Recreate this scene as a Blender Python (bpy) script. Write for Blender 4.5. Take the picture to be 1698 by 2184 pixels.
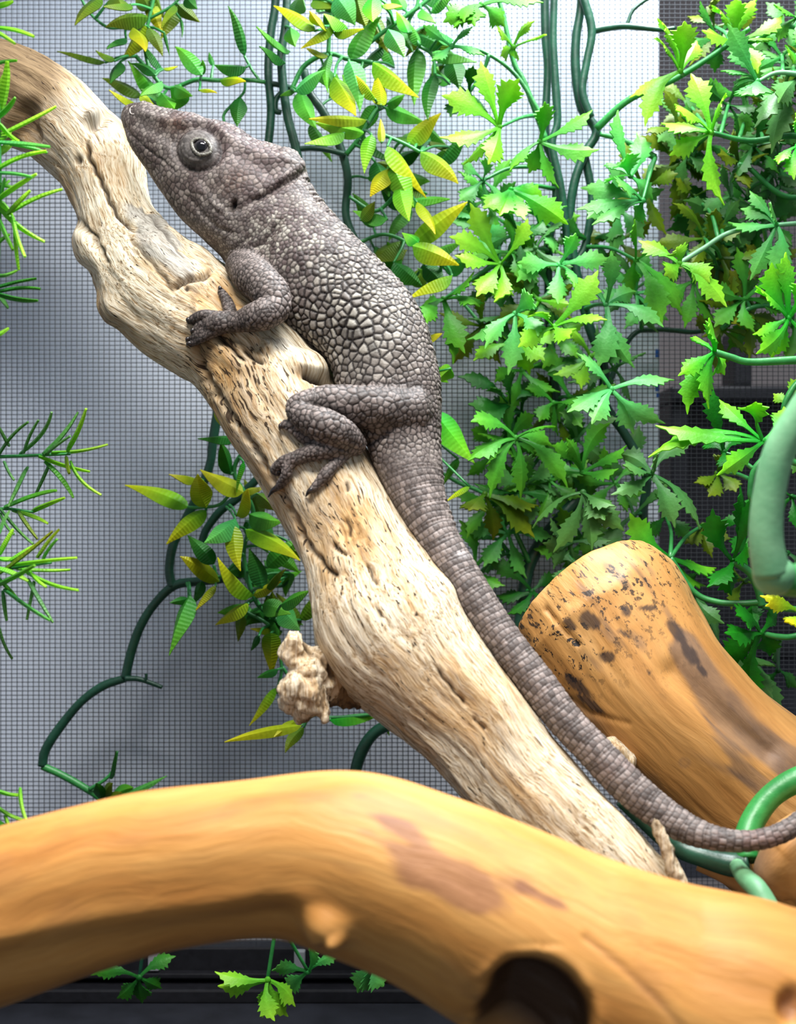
import bpy, bmesh, math, random
import numpy as np
from mathutils import Vector, Matrix, kdtree
from mathutils.bvhtree import BVHTree

for o in list(bpy.data.objects):
    bpy.data.objects.remove(o, do_unlink=True)

scene = bpy.context.scene
COL = scene.collection
FPX, CX, CY = 2540.0, 849.0, 1092.0      # focal length in photo pixels, image centre
ZC = 0.2114                               # camera height above the tray floor
rng = np.random.default_rng(7)
random.seed(7)

# ------------------------------------------------------------------ camera
cam_d = bpy.data.cameras.new('camera')
cam = bpy.data.objects.new('camera', cam_d)
COL.objects.link(cam)
cam.location = (0, 0, ZC)
cam.rotation_euler = (math.pi / 2, 0, 0)
cam_d.sensor_fit = 'VERTICAL'
cam_d.sensor_height = 24.0
cam_d.lens = FPX / 2184.0 * 24.0
cam_d.clip_start = 0.01
cam_d.clip_end = 20
cam_d.dof.use_dof = True
cam_d.dof.focus_distance = 0.425
cam_d.dof.aperture_fstop = 9.5
scene.camera = cam

# ------------------------------------------------------------------ world, lamps, exposure
world = bpy.data.worlds.new('world')
scene.world = world
world.use_nodes = True
bg = world.node_tree.nodes['Background']
bg.inputs['Color'].default_value = (0.80, 0.88, 1.0, 1)
bg.inputs['Strength'].default_value = 0.42

def area_light(name, loc, target, sx, sy, power, color):
    d = bpy.data.lights.new(name, 'AREA')
    d.shape = 'RECTANGLE'
    d.size, d.size_y = sx, sy
    d.energy = power
    d.color = color
    o = bpy.data.objects.new(name, d)
    COL.objects.link(o)
    o.location = loc
    o.rotation_euler = (Vector(target) - Vector(loc)).to_track_quat('-Z', 'Y').to_euler()
    return o
# the reptile lamp above the cage roof: a daylight LED panel; further forward, an unseen light added for the front log
area_light('cage_lamp', (0.11, 0.42, 0.60), (0.08, 0.45, 0.15), 0.20, 0.12, 4.4, (0.92, 0.965, 1.0))
area_light('front_light', (-0.02, 0.16, 0.62), (0.0, 0.30, 0.10), 0.26, 0.10, 1.75, (1.0, 0.97, 0.93)).data.spread = math.radians(105)

scene.view_settings.view_transform = 'Standard'
scene.view_settings.look = 'None'
scene.view_settings.exposure = 0.0
scene.view_settings.gamma = 1.0
scene.view_settings.use_curve_mapping = False

# ------------------------------------------------------------------ helpers
def P(x, y, D):
    return np.array([(x - CX) * D / FPX, D, ZC - (y - CY) * D / FPX])

def to_px(V):
    return CX + V[..., 0] / V[..., 1] * FPX, CY - (V[..., 2] - ZC) / V[..., 1] * FPX

def hash3(i, j, k, seed):
    h = (i * 374761393 + j * 668265263 + k * 2147483647 + seed * 974711) & 0xFFFFFFFF
    h = ((h ^ (h >> 13)) * 1274126177) & 0xFFFFFFFF
    return ((h ^ (h >> 16)) & 0xFFFF) / 65535.0

def vnoise(p, seed=0):
    p = np.asarray(p, dtype=float)
    i = np.floor(p).astype(np.int64)
    f = p - i
    f = f * f * (3 - 2 * f)
    r = 0
    for dx in (0, 1):
        for dy in (0, 1):
            for dz in (0, 1):
                w = (f[:, 0] if dx else 1 - f[:, 0]) * (f[:, 1] if dy else 1 - f[:, 1]) * (f[:, 2] if dz else 1 - f[:, 2])
                r = r + w * hash3(i[:, 0] + dx, i[:, 1] + dy, i[:, 2] + dz, seed)
    return r * 2 - 1

def fbm(p, oct=4, seed=0):
    a, r = 1.0, 0
    p = np.asarray(p, dtype=float)
    for o in range(oct):
        r = r + a * vnoise(p * 2 ** o, seed + o * 17)
        a *= 0.5
    return r

def catmull(pts, n):
    pts = np.asarray(pts, dtype=float)
    if len(pts) == 2:
        t = np.linspace(0, 1, n)[:, None]
        return pts[0] * (1 - t) + pts[1] * t
    d = np.linalg.norm(np.diff(pts[:, :min(3, pts.shape[1])], axis=0), axis=1)
    u = np.concatenate([[0], np.cumsum(np.sqrt(d) + 1e-9)])
    ext = np.vstack([2 * pts[0] - pts[1], pts, 2 * pts[-1] - pts[-2]])
    us = np.linspace(0, u[-1], n)
    seg = np.clip(np.searchsorted(u, us, side='right') - 1, 0, len(pts) - 2)
    t = ((us - u[seg]) / (u[seg + 1] - u[seg]))[:, None]
    p0, p1, p2, p3 = ext[seg], ext[seg + 1], ext[seg + 2], ext[seg + 3]
    return 0.5 * (2 * p1 + (p2 - p0) * t + (2 * p0 - 5 * p1 + 4 * p2 - p3) * t ** 2 + (3 * p1 - p0 - 3 * p2 + p3) * t ** 3)

def frames(C, ref=(0, -1, 0)):
    T = np.gradient(C, axis=0)
    T /= np.linalg.norm(T, axis=1)[:, None] + 1e-12
    N = np.zeros_like(C)
    n = np.array(ref, dtype=float)
    for i in range(len(C)):
        n = n - T[i] * np.dot(n, T[i])
        l = np.linalg.norm(n)
        if l < 1e-6:
            n = np.array([1.0, 0.2, 0.1]); n = n - T[i] * np.dot(n, T[i]); l = np.linalg.norm(n)
        n = n / l
        N[i] = n
    B = np.cross(T, N)
    return T, N, B

def ring_faces(N, M, caps=True):
    i = np.arange(N - 1)[:, None] * M
    j = np.arange(M)[None, :]
    j2 = (j + 1) % M
    F = np.stack([i + j, i + j2, i + M + j2, i + M + j], axis=-1).reshape(-1, 4).tolist()
    if caps:
        a, b = N * M, N * M + 1
        F += [[a, (k + 1) % M, k] for k in range(M)]
        F += [[b, (N - 1) * M + k, (N - 1) * M + (k + 1) % M] for k in range(M)]
    return F

def sweep(C, RA, RB=None, M=16, caps=True, ref=(0, -1, 0)):
    """tube along C: RA toward the reference side, RB sideways"""
    RB = RA if RB is None else RB
    T, Nn, B = frames(C, ref)
    th = np.linspace(-math.pi, math.pi, M, endpoint=False)
    V = C[:, None, :] + (RA[:, None] * np.cos(th))[..., None] * Nn[:, None, :] + (RB[:, None] * np.sin(th))[..., None] * B[:, None, :]
    V = V.reshape(-1, 3)
    if caps:
        V = np.vstack([V, C[0], C[-1]])
    return V, ring_faces(len(C), M, caps), th

def new_mesh(name, V, F, mat=None, smooth=True):
    me = bpy.data.meshes.new(name)
    me.from_pydata(V.tolist() if hasattr(V, 'tolist') else V, [], F)
    me.validate(clean_customdata=False)
    if smooth:
        me.polygons.foreach_set('use_smooth', [True] * len(me.polygons))
    if mat:
        me.materials.append(mat)
    me.update()
    return me

def link(name, me, parent=None):
    o = bpy.data.objects.new(name, me)
    COL.objects.link(o)
    if parent is not None:
        o.parent = parent
        o.matrix_parent_inverse = Matrix.Translation(parent.location).inverted()
    return o

def obj(name, V, F, mat, parent=None, smooth=True):
    return link(name, new_mesh(name, V, F, mat, smooth), parent)

def empty(name, loc, label, cat, group=None):
    o = bpy.data.objects.new(name, None)
    COL.objects.link(o)
    o.location = loc
    o.empty_display_size = 0.01
    tag(o, label, cat, group)
    return o

def tag(o, label, cat, group=None, kind=None):
    o['label'] = label
    o['category'] = cat
    if group: o['group'] = group
    if kind: o['kind'] = kind
    return o

def color_attr(me, name, arr):
    a = me.attributes.new(name, 'FLOAT_COLOR', 'POINT')
    arr = np.asarray(arr, dtype=np.float32)
    if arr.shape[1] == 3:
        arr = np.hstack([arr, np.ones((len(arr), 1), np.float32)])
    a.data.foreach_set('color', np.ascontiguousarray(arr).ravel())

def vec_attr(me, name, arr):
    a = me.attributes.new(name, 'FLOAT_VECTOR', 'POINT')
    a.data.foreach_set('vector', np.ascontiguousarray(arr, dtype=np.float32).ravel())

def box_vf(x0, x1, y0, y1, z0, z1):
    V = [(x, y, z) for x in (x0, x1) for y in (y0, y1) for z in (z0, z1)]
    F = [[0, 1, 3, 2], [4, 6, 7, 5], [0, 4, 5, 1], [2, 3, 7, 6], [0, 2, 6, 4], [1, 5, 7, 3]]
    return V, F

def bevel_box(name, x0, x1, y0, y1, z0, z1, mat, parent=None, bev=0.0008):
    bm = bmesh.new()
    V, F = box_vf(x0, x1, y0, y1, z0, z1)
    vs = [bm.verts.new(v) for v in V]
    for f in F:
        bm.faces.new([vs[i] for i in f])
    bmesh.ops.recalc_face_normals(bm, faces=bm.faces)
    bmesh.ops.bevel(bm, geom=list(bm.edges), offset=bev, segments=2, affect='EDGES', profile=0.5)
    me = bpy.data.meshes.new(name)
    bm.to_mesh(me); bm.free()
    if mat: me.materials.append(mat)
    return link(name, me, parent)

# distance in pixels from points to a pixel polyline
def poly_dist(px, py, poly):
    best = np.full(px.shape, 1e9)
    tpar = np.zeros(px.shape)
    n = len(poly) - 1
    for k in range(n):
        ax, ay = poly[k]; bx, by = poly[k + 1]
        dx, dy = bx - ax, by - ay
        t = np.clip(((px - ax) * dx + (py - ay) * dy) / (dx * dx + dy * dy + 1e-9), 0, 1)
        d = np.hypot(px - ax - t * dx, py - ay - t * dy)
        m = d < best
        best = np.where(m, d, best)
        tpar = np.where(m, (k + t) / n, tpar)
    return best, tpar

def sstep(a, b, x):
    t = np.clip((x - a) / (b - a), 0, 1)
    return t * t * (3 - 2 * t)

# ------------------------------------------------------------------ materials
class NT:
    def __init__(self, name):
        self.m = bpy.data.materials.new(name)
        self.m.use_nodes = True
        self.t = self.m.node_tree
        self.b = self.t.nodes['Principled BSDF']
        self.out = self.t.nodes['Material Output']
    def n(self, typ, **kw):
        nd = self.t.nodes.new(typ)
        for k, v in kw.items():
            if k in nd.inputs: nd.inputs[k].default_value = v
            else: setattr(nd, k, v)
        return nd
    def l(self, a, b):
        self.t.links.new(a, b)
    def mapped(self, src, scale):
        mp = self.n('ShaderNodeMapping')
        mp.inputs['Scale'].default_value = scale
        self.l(src, mp.inputs['Vector'])
        return mp.outputs['Vector']
    def noise(self, vec, scale, detail=4, rough=0.55, dist=0.0):
        nd = self.n('ShaderNodeTexNoise')
        nd.inputs['Scale'].default_value = scale
        nd.inputs['Detail'].default_value = detail
        nd.inputs['Roughness'].default_value = rough
        nd.inputs['Distortion'].default_value = dist
        self.l(vec, nd.inputs['Vector'])
        return nd.outputs['Fac']
    def ramp(self, fac, stops):
        r = self.n('ShaderNodeValToRGB')
        e = r.color_ramp.elements
        while len(e) < len(stops): e.new(0.5)
        for i, (p, c) in enumerate(stops):
            e[i].position = p
            e[i].color = (c[0], c[1], c[2], 1) if not isinstance(c, (int, float)) else (c, c, c, 1)
        self.l(fac, r.inputs['Fac'])
        return r.outputs['Color']
    def mix(self, fac, a, b, mode='MIX'):
        m = self.n('ShaderNodeMix')
        m.data_type = 'RGBA'
        m.blend_type = mode
        for sock, v in ((m.inputs[0], fac), (m.inputs[6], a), (m.inputs[7], b)):
            if hasattr(v, 'is_linked') or hasattr(v, 'links'): self.l(v, sock)
            elif isinstance(v, (int, float)): sock.default_value = v
            else: sock.default_value = (v[0], v[1], v[2], 1)
        return m.outputs[2]
    def math(self, op, a, b=None):
        m = self.n('ShaderNodeMath', operation=op)
        for k, v in enumerate((a, b)):
            if v is None: continue
            if isinstance(v, (int, float)): m.inputs[k].default_value = v
            else: self.l(v, m.inputs[k])
        return m.outputs[0]
    def bump(self, h, strength, dist):
        bp = self.n('ShaderNodeBump')
        bp.inputs['Strength'].default_value = strength
        bp.inputs['Distance'].default_value = dist
        self.l(h, bp.inputs['Height'])
        self.l(bp.outputs['Normal'], self.b.inputs['Normal'])
    def attr(self, name, out='Color'):
        a = self.n('ShaderNodeAttribute')
        a.attribute_name = name
        return a.outputs[out]
    def sep(self, c):
        s = self.n('ShaderNodeSeparateColor')
        self.l(c, s.inputs[0])
        return s.outputs

def plain(name, col, rough=0.6, spec=0.4, nscale=0, namp=0.15):
    m = NT(name)
    m.b.inputs['Roughness'].default_value = rough
    m.b.inputs['Specular IOR Level'].default_value = spec
    if nscale:
        tc = m.n('ShaderNodeTexCoord')
        f = m.noise(tc.outputs['Object'], nscale, 4)
        c2 = [min(1, c * (1 + namp)) for c in col]; c1 = [c * (1 - namp) for c in col]
        m.l(m.ramp(f, [(0.3, c1), (0.7, c2)]), m.b.inputs['Base Color'])
        m.bump(f, 0.2, 0.0005)
    else:
        m.b.inputs['Base Color'].default_value = (*col, 1)
    return m.m

def leaf_material():
    m = NT('leaf_plastic')
    c = m.attr('Col')
    tc = m.n('ShaderNodeTexCoord')
    f = m.noise(tc.outputs['Object'], 260, 3)
    c2 = m.mix(0.25, c, m.ramp(f, [(0.3, 0.35), (0.75, 0.75)]), 'OVERLAY')
    m.l(c2, m.b.inputs['Base Color'])
    m.b.inputs['Roughness'].default_value = 0.42
    m.b.inputs['Specular IOR Level'].default_value = 0.32
    al = m.attr('Col', 'Alpha')
    rib = m.math('SINE', m.math('MULTIPLY', al, 95.0))
    m.bump(m.math('ADD', m.noise(tc.outputs['Object'], 900, 2), m.math('MULTIPLY', rib, 0.3)), 0.35, 0.0004)
    tr = m.n('ShaderNodeBsdfTranslucent')
    m.l(c2, tr.inputs['Color'])
    mx = m.n('ShaderNodeMixShader')
    mx.inputs[0].default_value = 0.42
    m.l(m.b.outputs[0], mx.inputs[1]); m.l(tr.outputs[0], mx.inputs[2])
    m.l(mx.outputs[0], m.out.inputs['Surface'])
    return m.m

def stem_material(name, c1, c2, rough=0.4):
    m = NT(name)
    tc = m.n('ShaderNodeTexCoord')
    f = m.noise(tc.outputs['Object'], 120, 4)
    m.l(m.ramp(f, [(0.3, c1), (0.7, c2)]), m.b.inputs['Base Color'])
    m.b.inputs['Roughness'].default_value = rough
    m.bump(m.noise(tc.outputs['Object'], 500, 3), 0.3, 0.0004)
    return m.m

MAT_LEAF = leaf_material()
MAT_STEM = stem_material('vine_stem_dark', (0.004, 0.034, 0.018), (0.010, 0.072, 0.038))
MAT_STEM_G = stem_material('vine_stem_green', (0.012, 0.16, 0.03), (0.04, 0.28, 0.06))
MAT_STEM_P = stem_material('vine_stem_pale', (0.10, 0.30, 0.14), (0.19, 0.42, 0.22), 0.5)
MAT_BLACK = plain('black_plastic', (0.010, 0.010, 0.013), 0.42, 0.4, 300, 0.3)
MAT_TRAY = plain('tray_black', (0.012, 0.013, 0.018), 0.5, 0.4, 60, 0.35)
MAT_MESH = plain('screen_fibre', (0.055, 0.06, 0.07), 0.6, 0.3)
MAT_BOARD = plain('white_board', (0.70, 0.77, 0.88), 0.7, 0.2, 40, 0.03)
MAT_ROOM = plain('room_paint', (0.27, 0.235, 0.225), 0.9, 0.2, 20, 0.05)
MAT_GREY = plain('grey_metal', (0.28, 0.29, 0.31), 0.5, 0.4)
MAT_BLUE = plain('blue_print', (0.03, 0.13, 0.50), 0.6, 0.3)
MAT_SLATE = plain('slate_panel', (0.055, 0.056, 0.068), 0.7, 0.3, 80, 0.15)

# ------------------------------------------------------------------ the setting
def structure(o):
    o['kind'] = 'structure'
    return o

o = bevel_box('floor', -0.6, 0.75, -0.1, 0.56, -0.012, 0.0, MAT_TRAY)
structure(o); o['label'] = 'black plastic tray floor of the cage'
V, F = box_vf(-1.6, 1.6, 1.20, 1.23, -0.4, 1.6)
o = obj('wall_back', V, F, MAT_ROOM, smooth=False); structure(o); o['label'] = 'grey brown room wall behind the cage screen'

YS = 0.53                                  # plane of the screen
# bottom rail of the screen panel with its ribs and metal clips
rail = bevel_box('trim_1', -0.6, 0.75, 0.522, 0.534, 0.006, 0.0205, MAT_BLACK); structure(rail)
rail['label'] = 'black plastic bottom rail of the cage screen'
bevel_box('rail_rib', -0.6, 0.75, 0.518, 0.5225, 0.0085, 0.0105, MAT_BLACK, rail, 0.0004)
bevel_box('rail_lip', -0.6, 0.75, 0.512, 0.53, 0.0, 0.0058, MAT_BLACK, rail, 0.0008)
for cx in (330, 640, 925, 1240):
    X = P(cx, 2030, 0.522)[0]
    c = bevel_box('rail_clip', X - 0.0024, X + 0.0024, 0.5190, 0.5228, 0.0112, 0.0198, MAT_GREY, rail, 0.0004)

# the woven screen: every strand is real, joined because nobody could pick one out
def screen():
    px, pz = 11.6 * YS / FPX, 9.2 * YS / FPX
    r = 0.00015
    xs = np.arange(-0.31, 0.36, px)
    zs = np.arange(0.0205, 0.52, pz)
    V, F = [], []
    th = np.linspace(0, 2 * math.pi, 6, endpoint=False)
    def strand(a, b, off, ax):
        base = len(V)
        for e in (a, b):
            for t in th:
                if ax == 'z': V.append((off + r * math.cos(t), YS + 0.00008 + r * math.sin(t), e))
                else: V.append((e, YS - 0.00008 + r * math.cos(t), off + r * math.sin(t)))
        for k in range(6):
            F.append([base + k, base + (k + 1) % 6, base + 6 + (k + 1) % 6, base + 6 + k])
    for x in xs:
        strand(0.0205, 0.52, x + random.uniform(-1, 1) * 0.00003, 'z')
    for z in zs:
        strand(-0.31, 0.36, z + random.uniform(-1, 1) * 0.00004, 'x')
    o = obj('window_screen', V, F, MAT_MESH)
    tag(o, 'fine dark woven mesh screen forming the back of the cage', 'mesh screen', kind='stuff')
screen()

XB = P(1406, 0, 0.5325)[0]
board = bevel_box('backing_board', -0.45, XB, 0.5316, 0.5356, 0.012, 0.54, MAT_BOARD, None, 0.0006)
tag(board, 'large white board standing right behind the mesh screen', 'board')
for (x0, x1, y0, y1, m) in ((1398, 1412, 818, 834, MAT_BLUE), (1400, 1413, 838, 848, MAT_BLUE), (1398, 1410, 745, 762, MAT_BLUE)):
    a = P(x0, y1, 0.5316); b = P(x1, y0, 0.5316)
    bevel_box('blue_print', a[0], min(b[0], XB - 0.0001), 0.5313, 0.5320, a[2], b[2], m, board, 0.0001)

# dark furniture in the room behind the right side of the screen
cab = empty('storage_rack', (0.25, 0.70, 0.0), 'black framed storage rack standing in the room behind the screen', 'rack')
def cbox(nm, x0, x1, y0, y1, D, dep, mat):
    a = P(x0, y1, D); b = P(x1, y0, D)
    bevel_box(nm, a[0], b[0], D, D + dep, max(a[2], 0.0), b[2], mat, cab, 0.002)
cbox('top_rail', 1432, 2300, 822, 856, 0.66, 0.05, MAT_BLACK)
cbox('door_panel', 1440, 2300, 856, 1372, 0.69, 0.02, MAT_BLACK)
cbox('bottom_rail', 1432, 2300, 1362, 1400, 0.66, 0.05, MAT_BLACK)
cbox('side_post', 1432, 1470, 856, 1362, 0.665, 0.04, MAT_BLACK)
cbox('upright', 1568, 1606, 700, 824, 0.68, 0.03, MAT_BLACK)
cbox('lower_panel', 1440, 2300, 1400, 2200, 0.685, 0.02, MAT_SLATE)

# ------------------------------------------------------------------ wood
def remesh_union(name, parts, voxel, smooth_it=3, fac=0.5):
    V, F, off = [], [], 0
    for v, f in parts:
        v = np.asarray(v)
        V.append(v)
        F += [[i + off for i in q] for q in f]
        off += len(v)
    me = bpy.data.meshes.new(name + '_raw')
    me.from_pydata(np.vstack(V).tolist(), [], F)
    bm = bmesh.new(); bm.from_mesh(me)
    bmesh.ops.recalc_face_normals(bm, faces=bm.faces)
    bm.to_mesh(me); bm.free()
    ob = bpy.data.objects.new(name + '_raw', me)
    COL.objects.link(ob)
    m = ob.modifiers.new('r', 'REMESH'); m.mode = 'VOXEL'; m.voxel_size = voxel; m.adaptivity = 0
    s = ob.modifiers.new('s', 'SMOOTH'); s.factor = fac; s.iterations = smooth_it
    bpy.context.view_layer.update()
    dg = bpy.context.evaluated_depsgraph_get()
    out = bpy.data.meshes.new_from_object(ob.evaluated_get(dg))
    bpy.data.objects.remove(ob); bpy.data.meshes.remove(me)
    out.name = name
    out.polygons.foreach_set('use_smooth', [True] * len(out.polygons))
    return out

def get_co(me):
    a = np.empty(len(me.vertices) * 3); me.vertices.foreach_get('co', a); return a.reshape(-1, 3)
def get_no(me):
    a = np.empty(len(me.vertices) * 3); me.vertices.foreach_get('normal', a); return a.reshape(-1, 3)
def set_co(me, V):
    me.vertices.foreach_set('co', np.ascontiguousarray(V).ravel()); me.update()

def ellipsoid(c, r, seg=20, rings=12, rot=None):
    V, F = [], []
    for i in range(rings + 1):
        ph = math.pi * i / rings
        for j in range(seg):
            t = 2 * math.pi * j / seg
            V.append((r[0] * math.sin(ph) * math.cos(t), r[1] * math.sin(ph) * math.sin(t), r[2] * math.cos(ph)))
    V = np.array(V)
    if rot is not None:
        V = V @ np.array(rot).T
    V = V + np.asarray(c)
    for i in range(rings):
        for j in range(seg):
            a, b = i * seg + j, i * seg + (j + 1) % seg
            F.append([a, b, b + seg, a + seg])
    return V, F

def branch(name, st, N, M, mat, shape, aspect=1.0, Dfun=None):
    """st rows: x, y, radius (photo pixels), distance.  shape(px,py,front,w,th)->(disp, zone)"""
    st = np.array(st, dtype=float)
    ctl = np.array([[*P(a[0], a[1], a[3]), a[2] * a[3] / FPX] for a in st])
    S = catmull(ctl, N)
    C, R = S[:, :3], S[:, 3]
    V, F, th = sweep(C, R * aspect, R, M)
    s = np.concatenate([[0], np.cumsum(np.linalg.norm(np.diff(C, axis=0), axis=1))])
    nrm = V[:N * M].reshape(N, M, 3) - C[:, None, :]
    nrm /= np.linalg.norm(nrm, axis=2)[..., None] + 1e-12
    nrm = nrm.reshape(-1, 3)
    w = np.stack([np.repeat(s, M), (np.cos(th)[None] * R[:, None]).ravel(), (np.sin(th)[None] * R[:, None]).ravel()], axis=1)
    px, py = to_px(V[:N * M])
    view = V[:N * M] - np.array([0, 0, ZC]); view /= np.linalg.norm(view, axis=1)[:, None]
    front = sstep(-0.15, 0.25, -(nrm * view).sum(1))
    thv = np.tile(th, N)
    disp, zone = shape(px, py, front, w, thv)
    V[:N * M] += nrm * disp[:, None]
    # give the two end caps a rough face
    me = new_mesh(name, V, F, mat)
    w2 = np.vstack([w, [s[0], 0, 0], [s[-1], 0, 0]])
    z2 = np.vstack([zone, zone[0:1], zone[-1:]])
    vec_attr(me, 'wood', w2)
    color_attr(me, 'zone', z2[:, :4])
    if z2.shape[1] > 4:
        color_attr(me, 'skin', np.repeat(z2[:, 4:5], 3, axis=1))
    return link(name, me)

def blob(px, py, x, y, rx, ry=None, ang=0.0, soft=1.0):
    ry = ry or rx
    c, s = math.cos(math.radians(ang)), math.sin(math.radians(ang))
    u = ((px - x) * c + (py - y) * s) / rx
    v = (-(px - x) * s + (py - y) * c) / ry
    return np.exp(-((u * u + v * v) ** soft))

# --- weathered driftwood the lizard clings to
def weathered_material():
    m = NT('weathered_wood')
    w = m.attr('wood', 'Vector')
    z = m.sep(m.attr('zone'))
    tc = m.n('ShaderNodeTexCoord')
    # a little wander so that the grain lines are not ruler straight
    warp = m.n('ShaderNodeTexNoise'); warp.inputs['Scale'].default_value = 55; warp.inputs['Detail'].default_value = 3
    m.l(w, warp.inputs['Vector'])
    vm = m.n('ShaderNodeVectorMath', operation='MULTIPLY_ADD')
    m.l(warp.outputs['Color'], vm.inputs[0]); vm.inputs[1].default_value = (0.0, 0.006, 0.006); m.l(w, vm.inputs[2])
    wv = vm.outputs[0]
    fine = m.noise(m.mapped(wv, (110, 1500, 1500)), 1.0, 5, 0.65)
    fine2 = m.noise(m.mapped(wv, (60, 620, 620)), 1.0, 4, 0.6)
    patch = m.noise(m.mapped(wv, (28, 75, 75)), 1.0, 4, 0.55)
    fis = m.noise(m.mapped(wv, (150, 1350, 1350)), 1.0, 2, 0.5)
    base = m.ramp(fine, [(0.37, (0.235, 0.155, 0.08)), (0.455, (0.54, 0.435, 0.29)), (0.58, (0.71, 0.635, 0.495))])
    tan = m.ramp(fine2, [(0.32, (0.24, 0.12, 0.04)), (0.5, (0.46, 0.275, 0.11)), (0.68, (0.60, 0.415, 0.215))])
    tmask = m.math('ADD', m.ramp(patch, [(0.47, 0.0), (0.66, 0.75)]), z[0])
    tmask = m.math('MINIMUM', tmask, 1.0)
    c = m.mix(tmask, base, tan)
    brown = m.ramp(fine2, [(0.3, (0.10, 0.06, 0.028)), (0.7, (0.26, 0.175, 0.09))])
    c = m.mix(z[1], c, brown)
    grey = m.ramp(fine, [(0.3, (0.16, 0.155, 0.14)), (0.7, (0.42, 0.41, 0.375))])
    c = m.mix(m.sep(m.attr('skin'))[0], c, grey)
    ga = m.n('ShaderNodeAttribute'); ga.attribute_name = 'zone'
    thr = m.math('SUBTRACT', fis, m.math('MULTIPLY', m.math('SUBTRACT', 1.0, ga.outputs['Alpha']), 0.17))
    dash = m.ramp(thr, [(0.555, 0.0), (0.595, 0.95)])
    c = m.mix(dash, c, (0.035, 0.018, 0.008))
    c = m.mix(z[2], c, (0.025, 0.014, 0.008))
    m.l(c, m.b.inputs['Base Color'])
    m.b.inputs['Roughness'].default_value = 0.75
    m.b.inputs['Specular IOR Level'].default_value = 0.25
    h = m.math('SUBTRACT', m.math('ADD', m.math('MULTIPLY', fine, 0.6), m.math('MULTIPLY', fine2, 0.8)), m.math('MULTIPLY', dash, 0.9))
    m.bump(h, 1.0, 0.0008)
    return m.m
MAT_WEATHER = weathered_material()

MAIN = [(-330, 175, 92, 0.462), (-170, 170, 100, 0.458), (0, 196, 106, 0.452), (100, 243, 100, 0.448), (160, 297, 94, 0.446), (207, 352, 90, 0.443), (238, 437, 80, 0.438),
        (262, 515, 88, 0.432), (318, 595, 118, 0.426), (385, 657, 134, 0.421), (487, 727, 122, 0.415), (560, 800, 128, 0.41),
        (605, 880, 130, 0.404), (655, 965, 121, 0.398), (712, 1065, 119, 0.392), (757, 1155, 121, 0.387), (792, 1250, 138, 0.382),
        (835, 1350, 160, 0.376), (905, 1438, 142, 0.371), (997, 1535, 126, 0.366), (1095, 1650, 119, 0.36), (1190, 1757, 121, 0.354),
        (1290, 1862, 116, 0.349), (1400, 2000, 110, 0.345), (1530, 2200, 105, 0.342), (1650, 2430, 100, 0.340), (1720, 2640, 98, 0.340)]
CRACKS = [  # polyline, width px, depth mm, darkness
    ([(186, 289), (189, 335), (198, 352), (218, 392), (236, 433), (256, 466), (300, 500)], 5, 2.4, 0.9),
    ([(415, 735), (430, 790), (455, 832), (490, 882), (530, 932), (565, 985), (600, 1040), (617, 1075), (637, 1112), (655, 1155), (682, 1192)], 6, 2.8, 0.55),
    ([(640, 798), (665, 806), (690, 812), (716, 826)], 8, 4.5, 1.0),
    ([(784, 1205), (804, 1250)], 4, 1.6, 0.9), ([(717, 1163), (743, 1189)], 4, 1.4, 0.9), ([(680, 1180), (705, 1215), (730, 1232)], 5, 1.8, 0.9),
    ([(735, 1035), (745, 1055)], 4, 1.4, 0.9), ([(742, 1110), (752, 1150)], 4, 1.4, 0.9), ([(928, 1420), (960, 1460), (995, 1502)], 4, 1.5, 0.9),
    ([(1010, 1528), (1036, 1556)], 4, 1.3, 0.8), ([(800, 1290), (815, 1320)], 3, 1.0, 0.8), ([(300, 445), (325, 470), (350, 500), (380, 540), (400, 552)], 5, 1.6, 0.55),
    ([(270, 500), (310, 545), (350, 590), (368, 625)], 4, 1.4, 0.6), ([(366, 614), (400, 594), (430, 588), (456, 574)], 5, 2.2, 0.8),
    ([(445, 700), (470, 720), (500, 752), (520, 768)], 5, 2.0, 0.9), ([(512, 740), (540, 760), (560, 770)], 5, 2.0, 0.85),
    ([(1330, 1700), (1372, 1762), (1410, 1830)], 9, 4.0, 0.45), ([(545, 1010), (575, 1075), (600, 1130)], 3, 1.0, 0.7),
    ([(165, 470), (195, 500), (215, 540), (225, 560)], 6, 2.6, 0.5)]
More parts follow.
